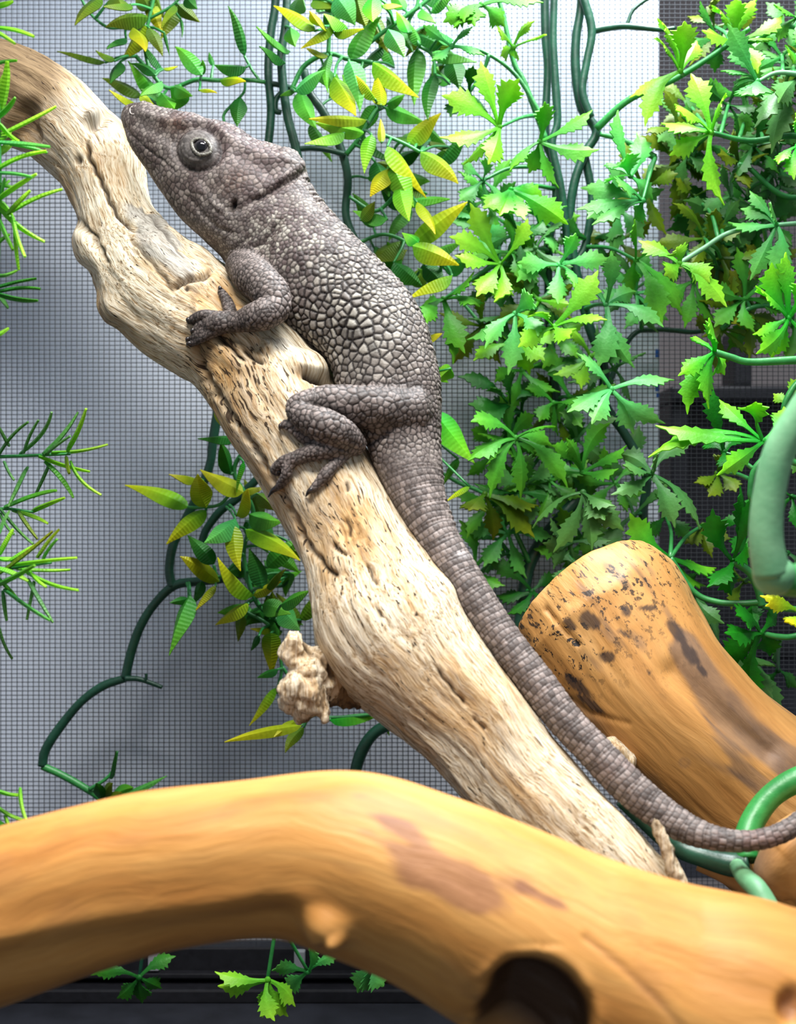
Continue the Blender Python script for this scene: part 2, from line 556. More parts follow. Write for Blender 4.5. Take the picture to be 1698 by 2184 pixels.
def main_shape(px, py, front, w, th):
    N = len(px)
    d = 0.0016 * fbm(w * np.array([22, 45, 45]), 3, 3) + 0.00045 * fbm(w * np.array([60, 420, 420]), 3, 9)
    d += 0.0009 * fbm(w * np.array([9, 130, 130]), 2, 21)
    z = np.zeros((N, 5)); z[:, 3] = 0.35
    for poly, wd, dep, dark in CRACKS:
        dist, t = poly_dist(px + 2.0 * np.sin(py * 0.21), py, poly)
        g = np.exp(-(dist / wd) ** 2) * np.clip(np.minimum(t, 1 - t) * 6 + 0.35, 0, 1) * front
        d -= g * dep * 0.001
        z[:, 2] = np.maximum(z[:, 2], dark * np.clip(g * 1.6 - 0.5, 0, 1))
    f = front
    # knots, ledges and hollows
    d += f * (0.0034 * blob(px, py, 655, 778, 52, 30, 25, 2) + 0.0022 * blob(px, py, 567, 734, 15, 15, 0, 2) - 0.0022 * blob(px, py, 545, 728, 13, 11)
              + 0.0032 * blob(px, py, 198, 246, 15, 12, 0, 1.5) - 0.0035 * blob(px, py, 200, 268, 17, 10, -30) - 0.003 * blob(px, py, 222, 252, 10, 12)
              - 0.004 * blob(px, py, 60, 255, 26, 40, 20, 2) - 0.003 * blob(px, py, 78, 290, 14, 20, 0, 2) + 0.003 * blob(px, py, 28, 262, 22, 30, 0, 1.5)
              - 0.0018 * blob(px, py, 168, 342, 8, 8) - 0.0016 * blob(px, py, 396, 611, 7, 7) - 0.002 * blob(px, py, 460, 630, 55, 32, 20, 2)
              + 0.0016 * blob(px, py, 340, 505, 36, 70, -35, 2) + 0.0012 * blob(px, py, 500, 760, 40, 24, 40, 2))
    d += 0.0035 * blob(px, py, 180, 525, 22, 45, -20, 2) + 0.003 * blob(px, py, 225, 665, 34, 40, 0, 1.5)
    d += f * 0.0015 * blob(px, py, 1410, 1780, 24, 60, -25, 2)
    # wood colour: tan heartwood showing where the grey skin is worn off
    z[:, 0] = np.clip(0.55 * blob(px, py, 520, 830, 95, 150, -30, 1.5) + 0.6 * blob(px, py, 470, 640, 70, 40, 10, 2) + 0.5 * blob(px, py, 760, 1130, 70, 90, -30)
                      + 0.45 * blob(px, py, 980, 1450, 40, 90, -40) + 0.3 * blob(px, py, 1180, 1700, 60, 120, -40) + 0.8 * blob(px, py, 30, 260, 70, 60), 0, 1)
    z[:, 1] = np.clip(0.95 * sstep(190, 60, px) * sstep(340, 150, py) + 0.35 * sstep(260, 120, px) * sstep(420, 200, py) + 0.9 * blob(px, py, 430, 745, 26, 40, -30, 2) + 0.75 * blob(px, py, 490, 728, 45, 14, 20, 2)  # upper end: brown wood, spread wider to paint in the dimmer light there
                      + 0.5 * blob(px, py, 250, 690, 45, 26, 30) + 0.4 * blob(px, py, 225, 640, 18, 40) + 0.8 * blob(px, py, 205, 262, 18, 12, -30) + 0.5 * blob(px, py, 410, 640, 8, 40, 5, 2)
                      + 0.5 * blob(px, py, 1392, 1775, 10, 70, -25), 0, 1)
    z[:, 2] = np.clip(z[:, 2] + f * (0.9 * blob(px, py, 168, 342, 6, 9) + 0.95 * blob(px, py, 396, 611, 6, 6, 0, 2) + 0.6 * blob(px, py, 556, 742, 9, 8) + 0.5 * blob(px, py, 208, 272, 12, 6, -30)
                      + 0.4 * blob(px, py, 60, 250, 10, 30, 30)), 0, 1)
    z[:, 3] = np.clip(0.30 + 0.62 * blob(px, py, 500, 830, 110, 160, -35, 1.5) + 0.35 * blob(px, py, 740, 1130, 110, 150, -30) - 0.25 * blob(px, py, 250, 400, 130, 160)
                      + 0.2 * blob(px, py, 800, 1330, 100, 120), 0, 1)
    n4 = fbm(w * np.array([60, 160, 160]), 3, 66)
    z[:, 4] = np.clip(sstep(0.35, 0.6, 0.8 * blob(px, py, 345, 505, 30, 78, -36, 1.5) + 0.6 * n4) * 0.8 * sstep(0.02, 0.25, blob(px, py, 345, 505, 36, 84, -36)) + 0.6 * sstep(0.4, 0.7, blob(px, py, 600, 735, 45, 22, 20, 2) + 0.3 * n4) * sstep(0.02, 0.25, blob(px, py, 600, 735, 55, 30, 20)) + 0.45 * blob(px, py, 200, 250, 30, 24), 0, 1) * f
    d += f * 0.0007 * z[:, 4]
    return d, z
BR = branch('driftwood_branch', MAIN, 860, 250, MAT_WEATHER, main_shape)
tag(BR, 'pale weathered driftwood branch that the grey lizard clings to', 'driftwood')

def bvh_of(o):
    me = o.data
    return BVHTree.FromPolygons([v.co[:] for v in me.vertices], [p.vertices[:] for p in me.polygons])
BVH_BR = bvh_of(BR)
def ray(bvh, x, y):
    d = Vector(((x - CX) / FPX, 1.0, -(y - CY) / FPX))
    hit = bvh.ray_cast(Vector((0, 0, ZC)), d.normalized())
    return None if hit[0] is None else hit

def lumps(name, parent, items, voxel, mat, amp, freq, zone, seed):
    parts = []
    for (x, y, D, rx, ry, rz, ang) in items:
        k = D / FPX
        a = math.radians(-ang)
        R = np.array([[math.cos(a), 0, -math.sin(a)], [0, 1, 0], [math.sin(a), 0, math.cos(a)]])
        parts.append(ellipsoid(P(x, y, D), (rx * k, rz * k, ry * k), rot=R))
    me = remesh_union(name, parts, voxel, 4)
    V = get_co(me); Nn = get_no(me)
    dd = amp * fbm(V * freq, 4, seed) - amp * 0.9 * np.abs(fbm(V * np.array([freq * 1.2, freq * 1.2, freq * 0.4]), 2, seed + 5))
    V = V + Nn * dd[:, None]
    set_co(me, V)
    vec_attr(me, 'wood', V[:, [2, 0, 1]] * 0.8)
    px, py = to_px(V)
    color_attr(me, 'zone', zone(px, py, dd / amp))
    me.materials.append(mat)
    return link(name, me, parent)
def zk(px, py, q):
    z = np.zeros((len(px), 4)); z[:, 3] = 0.2
    z[:, 0] = np.clip(0.45 * sstep(-0.1, -0.9, q), 0, 1); z[:, 1] = 0.9 * sstep(-0.5, -1.2, q); z[:, 2] = 0.7 * sstep(-0.9, -1.5, q)
    return z
lumps('knot_stub', BR, [(628, 1388, 0.362, 34, 46, 40, 10), (650, 1425, 0.362, 32, 30, 40, 0), (625, 1462, 0.360, 30, 42, 38, 20), (660, 1480, 0.360, 34, 50, 40, -20),
                        (612, 1500, 0.361, 20, 24, 26, 0), (650, 1525, 0.361, 26, 26, 30, 0), (690, 1515, 0.361, 16, 32, 24, -8), (675, 1420, 0.366, 36, 50, 40, -40), (700, 1455, 0.368, 30, 36, 36, 0)],
      0.0005, MAT_WEATHER, 0.0015, 190, zk, 36)
def zd(px, py, q):
    z = np.zeros((len(px), 4)); z[:, 1] = 0.98; z[:, 2] = 0.55 * sstep(0.2, -0.8, q); z[:, 3] = 0.3
    return z
lumps('bark_fragment', BR, [(725, 1470, 0.372, 34, 36, 34, 20), (765, 1492, 0.373, 36, 26, 32, 20), (800, 1508, 0.373, 22, 16, 24, 25), (705, 1490, 0.369, 18, 22, 24, 0)],
      0.0005, MAT_WEATHER, 0.0014, 300, zd, 44)
lumps('splintered_end', BR, [(1404, 1772, 0.338, 18, 34, 20, -20), (1424, 1815, 0.336, 18, 48, 22, -22), (1440, 1860, 0.335, 18, 50, 22, -22)], 0.0005, MAT_WEATHER, 0.0009, 240,
      lambda a, b, q: np.stack([0.2 + 0 * a, 0.75 * blob(a, b, 1398, 1758, 22, 20), 0.25 * sstep(-0.3, -1.2, q), 0.2 + 0 * a], 1), 71)

# --- smooth honey coloured wood of the other two branches
def honey_material(name, cols, spots):
    m = NT(name)
    w = m.attr('wood', 'Vector')
    z = m.sep(m.attr('zone'))
    warp = m.n('ShaderNodeTexNoise'); warp.inputs['Scale'].default_value = 30; warp.inputs['Detail'].default_value = 2
    m.l(w, warp.inputs['Vector'])
    vm = m.n('ShaderNodeVectorMath', operation='MULTIPLY_ADD')
    m.l(warp.outputs['Color'], vm.inputs[0]); vm.inputs[1].default_value = (0, 0.012, 0.012); m.l(w, vm.inputs[2])
    wv = vm.outputs[0]
    streak = m.noise(m.mapped(wv, (11, 90, 90)), 1.0, 4, 0.5)
    fine = m.noise(m.mapped(wv, (60, 700, 700)), 1.0, 3, 0.55)
    mott = m.noise(m.mapped(wv, (55, 90, 90)), 1.0, 4, 0.6)
    c = m.ramp(streak, [(0.25, cols[0]), (0.5, cols[1]), (0.75, cols[2])])
    c = m.mix(0.22, c, m.ramp(fine, [(0.3, 0.30), (0.7, 0.66)]), 'OVERLAY')
    c = m.mix(z[0], c, m.ramp(mott, [(0.3, cols[3]), (0.7, cols[4])]))
    if spots:
        sp = m.noise(m.mapped(wv, (330, 430, 430)), 1.0, 3, 0.7)
        sm = m.math('MULTIPLY', m.ramp(sp, [(0.56, 0.0), (0.62, 1.0)]), z[1])
        c = m.mix(sm, c, (0.015, 0.012, 0.012))
    else:
        c = m.mix(z[1], c, (0.03, 0.014, 0.009))
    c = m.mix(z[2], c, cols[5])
    m.l(c, m.b.inputs['Base Color'])
    m.b.inputs['Roughness'].default_value = 0.52
    m.b.inputs['Specular IOR Level'].default_value = 0.35
    m.bump(m.math('ADD', fine, m.math('MULTIPLY', mott, 0.6)), 0.35, 0.0006)
    return m.m
MAT_HONEY = honey_material('honey_wood', [(0.38, 0.145, 0.026), (0.52, 0.235, 0.055), (0.62, 0.33, 0.10), (0.20, 0.075, 0.03), (0.37, 0.17, 0.075), (0.022, 0.011, 0.008)], False)
MAT_AMBER = honey_material('amber_wood', [(0.34, 0.145, 0.035), (0.50, 0.245, 0.07), (0.58, 0.33, 0.12), (0.12, 0.07, 0.045), (0.26, 0.15, 0.08), (0.028, 0.020, 0.020)], True)

FRONT = [(-1150, 2950, 170, 0.300), (-900, 2500, 172, 0.298), (-560, 2190, 176, 0.295), (-250, 2035, 182, 0.292), (0, 1954, 182, 0.29), (300, 1866, 172, 0.288), (560, 1828, 168, 0.286),
         (740, 1838, 190, 0.284), (900, 1892, 198, 0.281), (1060, 1970, 212, 0.279), (1220, 2056, 230, 0.277), (1400, 2140, 250, 0.275),
         (1600, 2212, 278, 0.273), (1850, 2315, 292, 0.272), (2100, 2520, 270, 0.272), (2300, 2900, 260, 0.272)]
def front_shape(px, py, front, w, th):
    d = 0.0011 * fbm(w * np.array([14, 30, 30]), 3, 5) + 0.0003 * fbm(w * np.array([20, 160, 160]), 2, 8)
    # the flatter underside with a soft ridge above it, as on the left half
    ridge, _ = poly_dist(px, py, [(-300, 2120), (0, 2000), (200, 1965), (400, 1935), (560, 1915), (640, 1925)])
    d += front * 0.0011 * np.exp(-(ridge / 34) ** 2)
    under, _ = poly_dist(px, py, [(0, 2060), (200, 2010), (400, 1975), (560, 1955), (640, 1965)])
    d -= front * 0.0014 * np.exp(-(under / 36) ** 2)
    d += front * (0.0046 * blob(px, py, 690, 1975, 52, 34, 20, 1.5) + 0.0026 * blob(px, py, 722, 1990, 20, 15, 0, 2) - 0.0038 * blob(px, py, 706, 1998, 17, 12) - 0.0010 * blob(px, py, 600, 1945, 55, 45))
    hw = 26 * fbm(w * 70, 3, 15)
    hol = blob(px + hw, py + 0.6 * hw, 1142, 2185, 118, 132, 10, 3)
    d -= front * 0.0125 * hol
    d += front * 0.002 * np.exp(-(((np.hypot((px - 1142) / 122, (py - 2185) / 136) - 1.05) / 0.16) ** 2)) * (py > 2020)
    d -= front * 0.0004 * np.exp(-(poly_dist(px, py, [(1250, 2000), (1330, 2065), (1400, 2130), (1460, 2200)])[0] / 9) ** 2)
    d -= front * 0.003 * blob(px, py, 1690, 2150, 30, 40, 0, 2)
    z = np.zeros((len(px), 4))
    n = fbm(w * np.array([60, 140, 140]), 4, 77)
    z[:, 0] = np.clip(sstep(0.34, 0.60, 0.95 * blob(px, py, 945, 1868, 185, 62, 24, 1.2) + 0.35 * blob(px, py, 1180, 1925, 80, 14, 26) + 0.42 * blob(px, py, 850, 1765, 90, 16, 28)
                      + 0.25 * blob(px, py, 250, 1770, 60, 14) + 0.34 * n) * 0.9
                      + 0.35 * front * np.exp(-(poly_dist(px, py, [(1250, 2000), (1330, 2065), (1400, 2130), (1460, 2200)])[0] / 8) ** 2) + 0.8 * blob(px, py, 1690, 2140, 24, 34, 0, 2)
                      + 0.30 * sstep(0.30, 0.7, n) * 0.5 + 0.7 * blob(px, py, 708, 1996, 22, 14) + 0.4 * blob(px, py, 765, 1702, 18, 6), 0, 1)
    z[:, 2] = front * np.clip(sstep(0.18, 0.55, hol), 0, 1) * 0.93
    return d, z
FR = branch('driftwood_log', FRONT, 620, 220, MAT_HONEY, front_shape)
tag(FR, 'smooth honey coloured arching driftwood log with a dark hollow and red brown patch', 'driftwood')

STUMP = [(1250, 1292, 178, 0.450), (1262, 1306, 194, 0.448), (1285, 1336, 203, 0.445), (1330, 1400, 195, 0.439), (1400, 1490, 183, 0.432), (1480, 1575, 178, 0.429), (1580, 1665, 180, 0.428),
         (1720, 1780, 190, 0.425), (1900, 1940, 200, 0.415), (2100, 2200, 200, 0.408), (2240, 2500, 195, 0.404)]
def stump_shape(px, py, front, w, th):
    d = 0.0012 * fbm(w * np.array([18, 34, 34]), 3, 55) + 0.00025 * fbm(w * np.array([40, 380, 380]), 3, 58)
    d += 0.0008 * fbm(w * np.array([160, 90, 90]), 2, 59) * sstep(0.02, 0.0, w[:, 0])
    d -= front * 0.0016 * np.exp(-(poly_dist(px, py, [(1165, 1300), (1200, 1340), (1235, 1375)])[0] / 4) ** 2)
    d -= front * 0.0007 * np.exp(-(poly_dist(px, py, [(1190, 1465), (1260, 1520), (1340, 1545)])[0] / 5) ** 2)
    d -= front * 0.0022 * np.exp(-(poly_dist(px, py, [(1440, 1430), (1540, 1530), (1640, 1600)])[0] / 26) ** 2)
    z = np.zeros((len(px), 4))
    n = fbm(w * np.array([70, 170, 170]), 4, 90)
    n2 = fbm(w * np.array([26, 150, 150]), 4, 93)
    z[:, 1] = np.clip(0.9 * sstep(0.040, 0.012, w[:, 0]) + 0.6 * blob(px, py, 1220, 1440, 60, 70) + 0.25 * blob(px, py, 1400, 1400, 120, 90), 0, 1)
    st = np.zeros(len(px))
    for (x, y, a, b, g) in ((1262, 1325, 24, 15, 20), (1380, 1296, 26, 9, 0), (1445, 1345, 20, 42, -38), (1475, 1395, 16, 40, -40), (1298, 1400, 18, 12, 0), (1386, 1434, 9, 6, 20), (1230, 1460, 34, 10, 40),
                            (1335, 1302, 14, 18, -20), (1500, 1430, 10, 26, -40), (1330, 1350, 30, 10, 30), (1215, 1330, 20, 10, 50), (1260, 1500, 40, 7, 35)):
        st = np.maximum(st, blob(px, py, x, y, a, b, g, 1.2))
    z[:, 2] = np.clip(sstep(0.45, 0.75, st + 0.42 * n) * 0.85, 0, 1) * front
    z[:, 0] = np.clip(0.9 * sstep(0.25, 0.6, 0.9 * np.exp(-(poly_dist(px, py, [(1460, 1380), (1520, 1480), (1600, 1560), (1720, 1640)])[0] / 40) ** 2) + 0.3 * n2)
                      + 0.7 * sstep(0.35, 0.7, n2 + 0.3 * blob(px, py, 1280, 1360, 150, 90)) + 0.6 * blob(px, py, 1460, 1628, 14, 11, 0, 3) - 0.45 * blob(px, py, 1460, 1628, 9, 7, 0, 2)
                      + 0.5 * blob(px, py, 1540, 1640, 70, 8, 28) + 0.5 * blob(px, py, 1260, 1530, 70, 12, 35), 0, 1)
    return d, z
ST = branch('driftwood_stump', STUMP, 360, 230, MAT_AMBER, stump_shape)
BVH_ST = bvh_of(ST)
hs = ray(BVH_ST, 1328, 1606)
Ds = hs[0].y if hs else 0.43
lumps('pale_knot', ST, [(1320, 1600, Ds - 0.002, 40, 22, 30, 45), (1338, 1622, Ds - 0.002, 22, 24, 28, 30)], 0.0006, MAT_WEATHER, 0.0007, 150, lambda a, b, q: np.tile([0.1, 0, 0, 0.1], (len(a), 1)), 61)
tag(ST, 'amber driftwood limb with a sawn, black speckled end behind the tail', 'driftwood')
SMALL = [(1644, 1900, 34, 0.352), (1658, 1880, 60, 0.352), (1684, 1860, 80, 0.352), (1720, 1832, 92, 0.353), (1800, 1810, 98, 0.354), (1960, 1830, 100, 0.355), (2150, 2000, 100, 0.352), (2300, 2300, 100, 0.348), (2350, 2620, 100, 0.344)]
def small_shape(px, py, front, w, th):
    d = 0.0012 * fbm(w * np.array([30, 40, 40]), 3, 105)
    z = np.zeros((len(px), 4)); z[:, 0] = np.clip(0.8 * sstep(1690, 1620, px) + 0.3 * fbm(w * 90, 3, 2), 0, 1)  # left side coloured darker in place of its shading
    return d, z
SM = branch('driftwood_chunk', SMALL, 160, 90, MAT_AMBER, small_shape)
tag(SM, 'short rounded brown driftwood chunk below the tip of the tail', 'driftwood')
TWIG = [(1490, 1840, 16, 0.372), (1540, 1862, 20, 0.370), (1600, 1900, 22, 0.367), (1680, 1980, 24, 0.362), (1760, 2150, 24, 0.355), (1800, 2480, 24, 0.350)]
TW = branch('driftwood_twig', TWIG, 90, 40, MAT_AMBER, lambda px, py, f, w, th: (0.0005 * fbm(w * 60, 3, 6), np.tile([0.55, 0, 0, 0], (len(px), 1))))
tag(TW, 'thin brown driftwood twig under the green vine loop', 'driftwood')

# ------------------------------------------------------------------ the lizard
def Dbr(y): return 0.352 + (1800 - y) / 1800 * 0.095          # distance of the branch axis at a given height
def Dliz(y): return Dbr(y) - 0.007
# stations: back outline x,y, belly outline x,y, half thickness toward the viewer (photo pixels)
BODY = [(266, 232, 261, 254, 9), (277, 224, 266, 272, 20), (306, 222, 281, 312, 30), (345, 234, 308, 360, 40), (390, 244, 338, 400, 49), (440, 257, 372, 445, 60), (498, 271, 405, 484, 70),
        (540, 299, 437, 514, 74), (590, 313, 466, 540, 74), (632, 324, 482, 562, 70), (646, 352, 490, 580, 64), (658, 388, 500, 600, 62), (684, 430, 520, 628, 66), (720, 464, 553, 660, 75), (765, 513, 592, 690, 86),
        (810, 557, 625, 712, 93), (850, 598, 650, 734, 97), (885, 645, 680, 757, 98), (910, 700, 701, 780, 97), (928, 755, 711, 805, 94), (937, 810, 718, 835, 88),
        (940, 865, 735, 870, 81), (940, 920, 764, 915, 74), (940, 965, 784, 955, 68), (944, 1020, 804, 1006, 62), (952, 1066, 828, 1060, 56), (969, 1116, 866, 1130, 49), (990, 1158, 908, 1204, 46),
        (1031, 1226, 951, 1273, 45), (1074, 1296, 1000, 1337, 43), (1126, 1369, 1056, 1410, 41), (1180, 1437, 1112, 1481, 40), (1234, 1511, 1172, 1556, 38), (1292, 1571, 1235, 1623, 37),
        (1352, 1633, 1295, 1688, 36), (1422, 1696, 1372, 1753, 34), (1490, 1744, 1456, 1798, 31), (1550, 1767, 1536, 1815, 26), (1610, 1770, 1612, 1814, 23), (1662, 1754, 1682, 1793, 21),
        (1712, 1718, 1740, 1752, 20), (1760, 1660, 1794, 1682, 18), (1800, 1580, 1836, 1590, 15), (1825, 1490, 1858, 1494, 11), (1840, 1420, 1860, 1422, 6)]
def lizard_body():
    A = np.array(BODY, dtype=float)
    A = catmull(A, 420)
    cy = (A[:, 1] + A[:, 3]) / 2
    D = np.array([Dliz(y) for y in cy])
    # the tail tip leaves the branch and swings toward the viewer
    mx = (A[:, 0] + A[:, 2]) / 2
    D = D - 0.008 * sstep(1350, 1650, mx)
    d = np.array([P(x, y, k) for x, y, k in zip(A[:, 0], A[:, 1], D)])
    v = np.array([P(x, y, k) for x, y, k in zip(A[:, 2], A[:, 3], D)])
    C = (d + v) / 2
    up = (d - v) / 2
    h = np.linalg.norm(up, axis=1)
    up = up / h[:, None]
    wid = A[:, 4] * D / FPX
    M = 72
    th = np.linspace(0, 2 * math.pi, M, endpoint=False)
    cs, sn = np.cos(th), np.sin(th)
    side = np.array([0, -1.0, 0])
    V = []
    n = len(C)
    for i in range(n):
        k = i / n
        e = 0.86 if k < 0.24 else 0.92          # slightly boxy head
        c2 = np.sign(cs) * np.abs(cs) ** e
        s2 = np.sign(sn) * np.abs(sn) ** e
        wmod = 1.0 - 0.16 * np.clip(cs, 0, 1) - (0.10 * np.clip(-cs, 0, 1) if k > 0.24 else 0)
        V.append(C[i] + np.outer(h[i] * c2, up[i]) + np.outer(wid[i] * s2 * wmod, side))
    V = np.vstack(V + [C[0][None], C[-1][None]])
    return (V, ring_faces(n, M)), C, h
(body_vf, SPINE, SPH) = lizard_body()

def limb(pts, M=20, n=None, bvh=BVH_BR):
    """pts rows: x, y, r px, mode: float = offset (m) from the lizard's own distance, 's' = lies on the branch"""
    rows = []
    for (x, y, r, mode) in pts:
        if isinstance(mode, str) and mode[0] == 'b':         # lies on the far side of the branch
            d = Vector(((x - CX) / FPX, 1.0, -(y - CY) / FPX))
            hit = bvh.ray_cast(Vector((0, 0, ZC)) + d * 0.52, (-d).normalized())
            D0 = hit[0].y if hit[0] is not None else Dbr(y) + 0.012
            D = D0 + r * D0 / FPX * float(mode[1:])
        elif isinstance(mode, str):
            hit = ray(bvh, x, y)
            D0 = hit[0].y if hit else Dbr(y)
            lift = 0.75 if mode == 's' else float(mode[1:])
            D = D0 - r * D0 / FPX * lift
        else:
            D = Dliz(y) + mode
        rows.append([*P(x, y, D), r * D / FPX])
    n = n or max(16, 7 * len(pts))
    S = catmull(rows, n)
    C, R = S[:, :3], np.maximum(S[:, 3], 0.0004)
    # rounded ends
    e0 = C[0] - (C[1] - C[0]) / np.linalg.norm(C[1] - C[0]) * R[0] * 0.8
    e1 = C[-1] + (C[-1] - C[-2]) / np.linalg.norm(C[-1] - C[-2]) * R[-1] * 0.8
    C = np.vstack([e0, C, e1]); R = np.concatenate([[R[0] * 0.45], R, [R[-1] * 0.45]])
    V, F, _ = sweep(C, R, R, M)
    return (V, F), C, R

LIMBS = {
    'arm': [(512, 562, 34, -0.003), (545, 592, 42, -0.0095), (578, 625, 41, -0.0135), (588, 655, 35, -0.015), (560, 673, 33, -0.0165), (527, 682, 27, 's1.0'), (497, 688, 21, 's0.9'), (470, 692, 22, 's')],
    'palm': [(495, 684, 20, 's'), (470, 688, 24, 's'), (448, 694, 19, 's')],
    'f1': [(492, 668, 12, 's'), (485, 648, 10, 's'), (476, 630, 8, 's'), (471, 621, 6, 's')],
    'f2': [(474, 676, 12, 's'), (440, 672, 11, 's1.6'), (420, 678, 10, 's1.3'), (405, 684, 8, 's')],
    'f3': [(470, 690, 12, 's'), (440, 690, 10, 's1.5'), (424, 699, 9, 's1.1'), (414, 706, 7, 's')],
    'f4': [(470, 700, 14, 's'), (445, 713, 11, 's1.2'), (424, 726, 9, 's'), (408, 734, 7, 's')],
    'f5': [(462, 700, 11, 's'), (434, 708, 10, 's1.2'), (416, 718, 8, 's'), (404, 724, 6, 's')],
    'thigh': [(880, 880, 60, -0.004), (830, 876, 53, -0.0085), (780, 868, 46, -0.0115), (730, 859, 38, -0.0135), (680, 856, 31, 's1.3'), (640, 862, 27, 's1.1'), (628, 872, 24, 's1.1')],
    'shin': [(628, 872, 24, 's1.1'), (650, 890, 29, 's1.3'), (690, 908, 37, 's1.5'), (728, 926, 35, 's1.6'), (756, 945, 25, 's1.4'), (760, 952, 20, 's1.2')],
    'foot': [(760, 950, 21, 's1.2'), (725, 957, 21, 's1.2'), (685, 961, 20, 's1.0'), (650, 970, 17, 's'), (622, 982, 14, 's')],
    't1': [(632, 976, 13, 's'), (610, 982, 12, 's1.4'), (594, 992, 11, 's1.4'), (585, 1003, 9, 's1.2'), (594, 1008, 7, 's')],
    't2': [(622, 980, 12, 's'), (612, 998, 11, 's1.6'), (611, 1014, 11, 's1.2'), (602, 1029, 9, 's'), (592, 1040, 7, 's')],
    't3': [(744, 962, 13, 's'), (724, 982, 12, 's'), (708, 996, 12, 's'), (694, 1013, 14, 's'), (680, 1030, 10, 's'), (668, 1043, 8, 's')],
    't4': [(690, 950, 15, 's'), (652, 936, 14, 's'), (630, 919, 12, 's1.2'), (612, 905, 11, 's1.4'), (601, 908, 7, 's1.2')],
    'far_arm': [(545, 560, 36, 0.008), (590, 600, 34, 0.018), (585, 640, 28, 0.028), (540, 668, 22, 'b1.1'), (490, 685, 17, 'b1.1'), (445, 700, 12, 'b1.0')],
    'far_thigh': [(880, 880, 54, 0.006), (830, 880, 44, 0.018), (775, 885, 34, 0.030), (710, 895, 26, 'b1.2'), (655, 920, 22, 'b1.2')],
    'far_foot': [(655, 920, 22, 'b1.2'), (715, 948, 20, 'b1.2'), (660, 975, 14, 'b1.1'), (625, 985, 9, 'b1.0')],
}
parts = [body_vf]
LC = {}
for k, p in LIMBS.items():
    vf, c, r = limb(p)
    parts.append(vf)
    LC[k] = (c, r)
liz_me = remesh_union('lizard', parts, 0.00034, 9, 0.5)
V = get_co(liz_me); Nn = get_no(liz_me)
px, py = to_px(V)
camd = V - np.array([0, 0, ZC]); camd /= np.linalg.norm(camd, axis=1)[:, None]
near = sstep(-0.1, 0.3, -(Nn * camd).sum(1))
K = V[:, 1] / FPX                                   # metres per photo pixel at each vertex

# which body piece is each vertex closest to (0 trunk / head / tail, 1 limbs)
def seg_d(C, R):
    kd = kdtree.KDTree(len(C))
    for i, c in enumerate(C): kd.insert(c, i)
    kd.balance()
    return kd
kd_sp = seg_d(SPINE, SPH)
kd_l = kdtree.KDTree(sum(len(LC[k][0]) for k in LC))
lr, i = [], 0
for k in LC:
    for c, r in zip(*LC[k]):
        kd_l.insert(c, i); lr.append(r); i += 1
kd_l.balance(); lr = np.array(lr)
ls_ = np.concatenate([np.concatenate([[0], np.cumsum(np.linalg.norm(np.diff(LC[k][0], axis=0), axis=1))]) for k in LC])
isp = np.empty(len(V), int); dl = np.empty(len(V)); s_limb = np.empty(len(V))
LCa = np.vstack([LC[k][0] for k in LC]); LTa = np.vstack([frames(LC[k][0])[0] for k in LC])
for i, v in enumerate(V):
    isp[i] = kd_sp.find(v)[1]
    co, j, dd = kd_l.find(v)
    dl[i] = dd / lr[j]; s_limb[i] = ls_[j] + float(np.dot(v - LCa[j], LTa[j]))
onlimb = sstep(1.35, 1.15, dl)
s_sp = np.concatenate([[0], np.cumsum(np.linalg.norm(np.diff(SPINE, axis=0), axis=1))])
tail_i = int(np.argmin(np.hypot(*(np.array(to_px(SPINE)) - np.array([[872], [985]])))))
tail = sstep(s_sp[tail_i] - 0.006, s_sp[tail_i] + 0.012, s_sp[isp]) * (1 - onlimb)

# ---- sculpting: brow, eye turret, jaw, casque, folds
disp = np.zeros(len(V))
def groove(poly, wd, dep):
    global disp
    d, t = poly_dist(px, py, poly)
    disp -= near * (1 - onlimb) * dep * 0.001 * np.exp(-(d / wd) ** 2) * np.clip(np.minimum(t, 1 - t) * 5 + 0.4, 0, 1)
def ridge(poly, wd, h): groove(poly, wd, -h)
EX, EY = 423, 316
re = np.hypot(px - EX, (py - EY) * 1.04)
trunk = 1 - onlimb
disp += near * trunk * (0.0024 * sstep(46, 26, re) - 0.0011 * np.exp(-((re - 50) / 7) ** 2))
for q in (36, 28):
    disp -= near * 0.0003 * np.exp(-((re - q) / 2.6) ** 2)
ridge([(292, 238), (330, 252), (370, 262), (400, 266)], 9, 0.9)
ridge([(385, 262), (420, 258), (455, 268), (490, 296)], 10, 1.0)
ridge([(480, 292), (530, 318), (580, 336), (636, 346)], 12, 1.0)
groove([(500, 330), (545, 352), (590, 372)], 14, 0.5)
groove([(300, 262), (340, 284), (372, 300)], 16, 1.0)
groove([(264, 262), (282, 288), (310, 315), (346, 342), (380, 372)], 3.5, 0.5)
groove([(652, 368), (622, 382), (590, 402), (560, 420), (540, 428)], 7, 1.5)
ridge([(648, 348), (618, 368), (588, 388)], 12, 0.9)
groove([(545, 420), (520, 440), (500, 450)], 10, 0.9)
groove([(486, 560), (530, 540), (566, 512), (600, 470)], 7, 1.2)
groove([(478, 545), (515, 520), (540, 500)], 6, 0.7)
groove([(425, 410), (450, 440), (478, 462)], 5, 0.5)
groove([(400, 420), (430, 452), (465, 485), (500, 500)], 5, 0.5)
ridge([(410, 395), (440, 425), (475, 455)], 12, 0.8)
disp -= near * trunk * 0.0026 * blob(px, py, 497, 438, 6, 13, 20, 1.5)          # ear opening
disp += near * trunk * 0.0010 * blob(px, py, 470, 470, 48, 40, 30)             # jaw muscle
groove([(640, 720), (690, 770), (716, 812)], 10, 0.6)
groove([(716, 826), (770, 838), (830, 850), (870, 872)], 6, 1.4)
groove([(776, 950), (820, 928), (860, 918)], 6, 1.0)
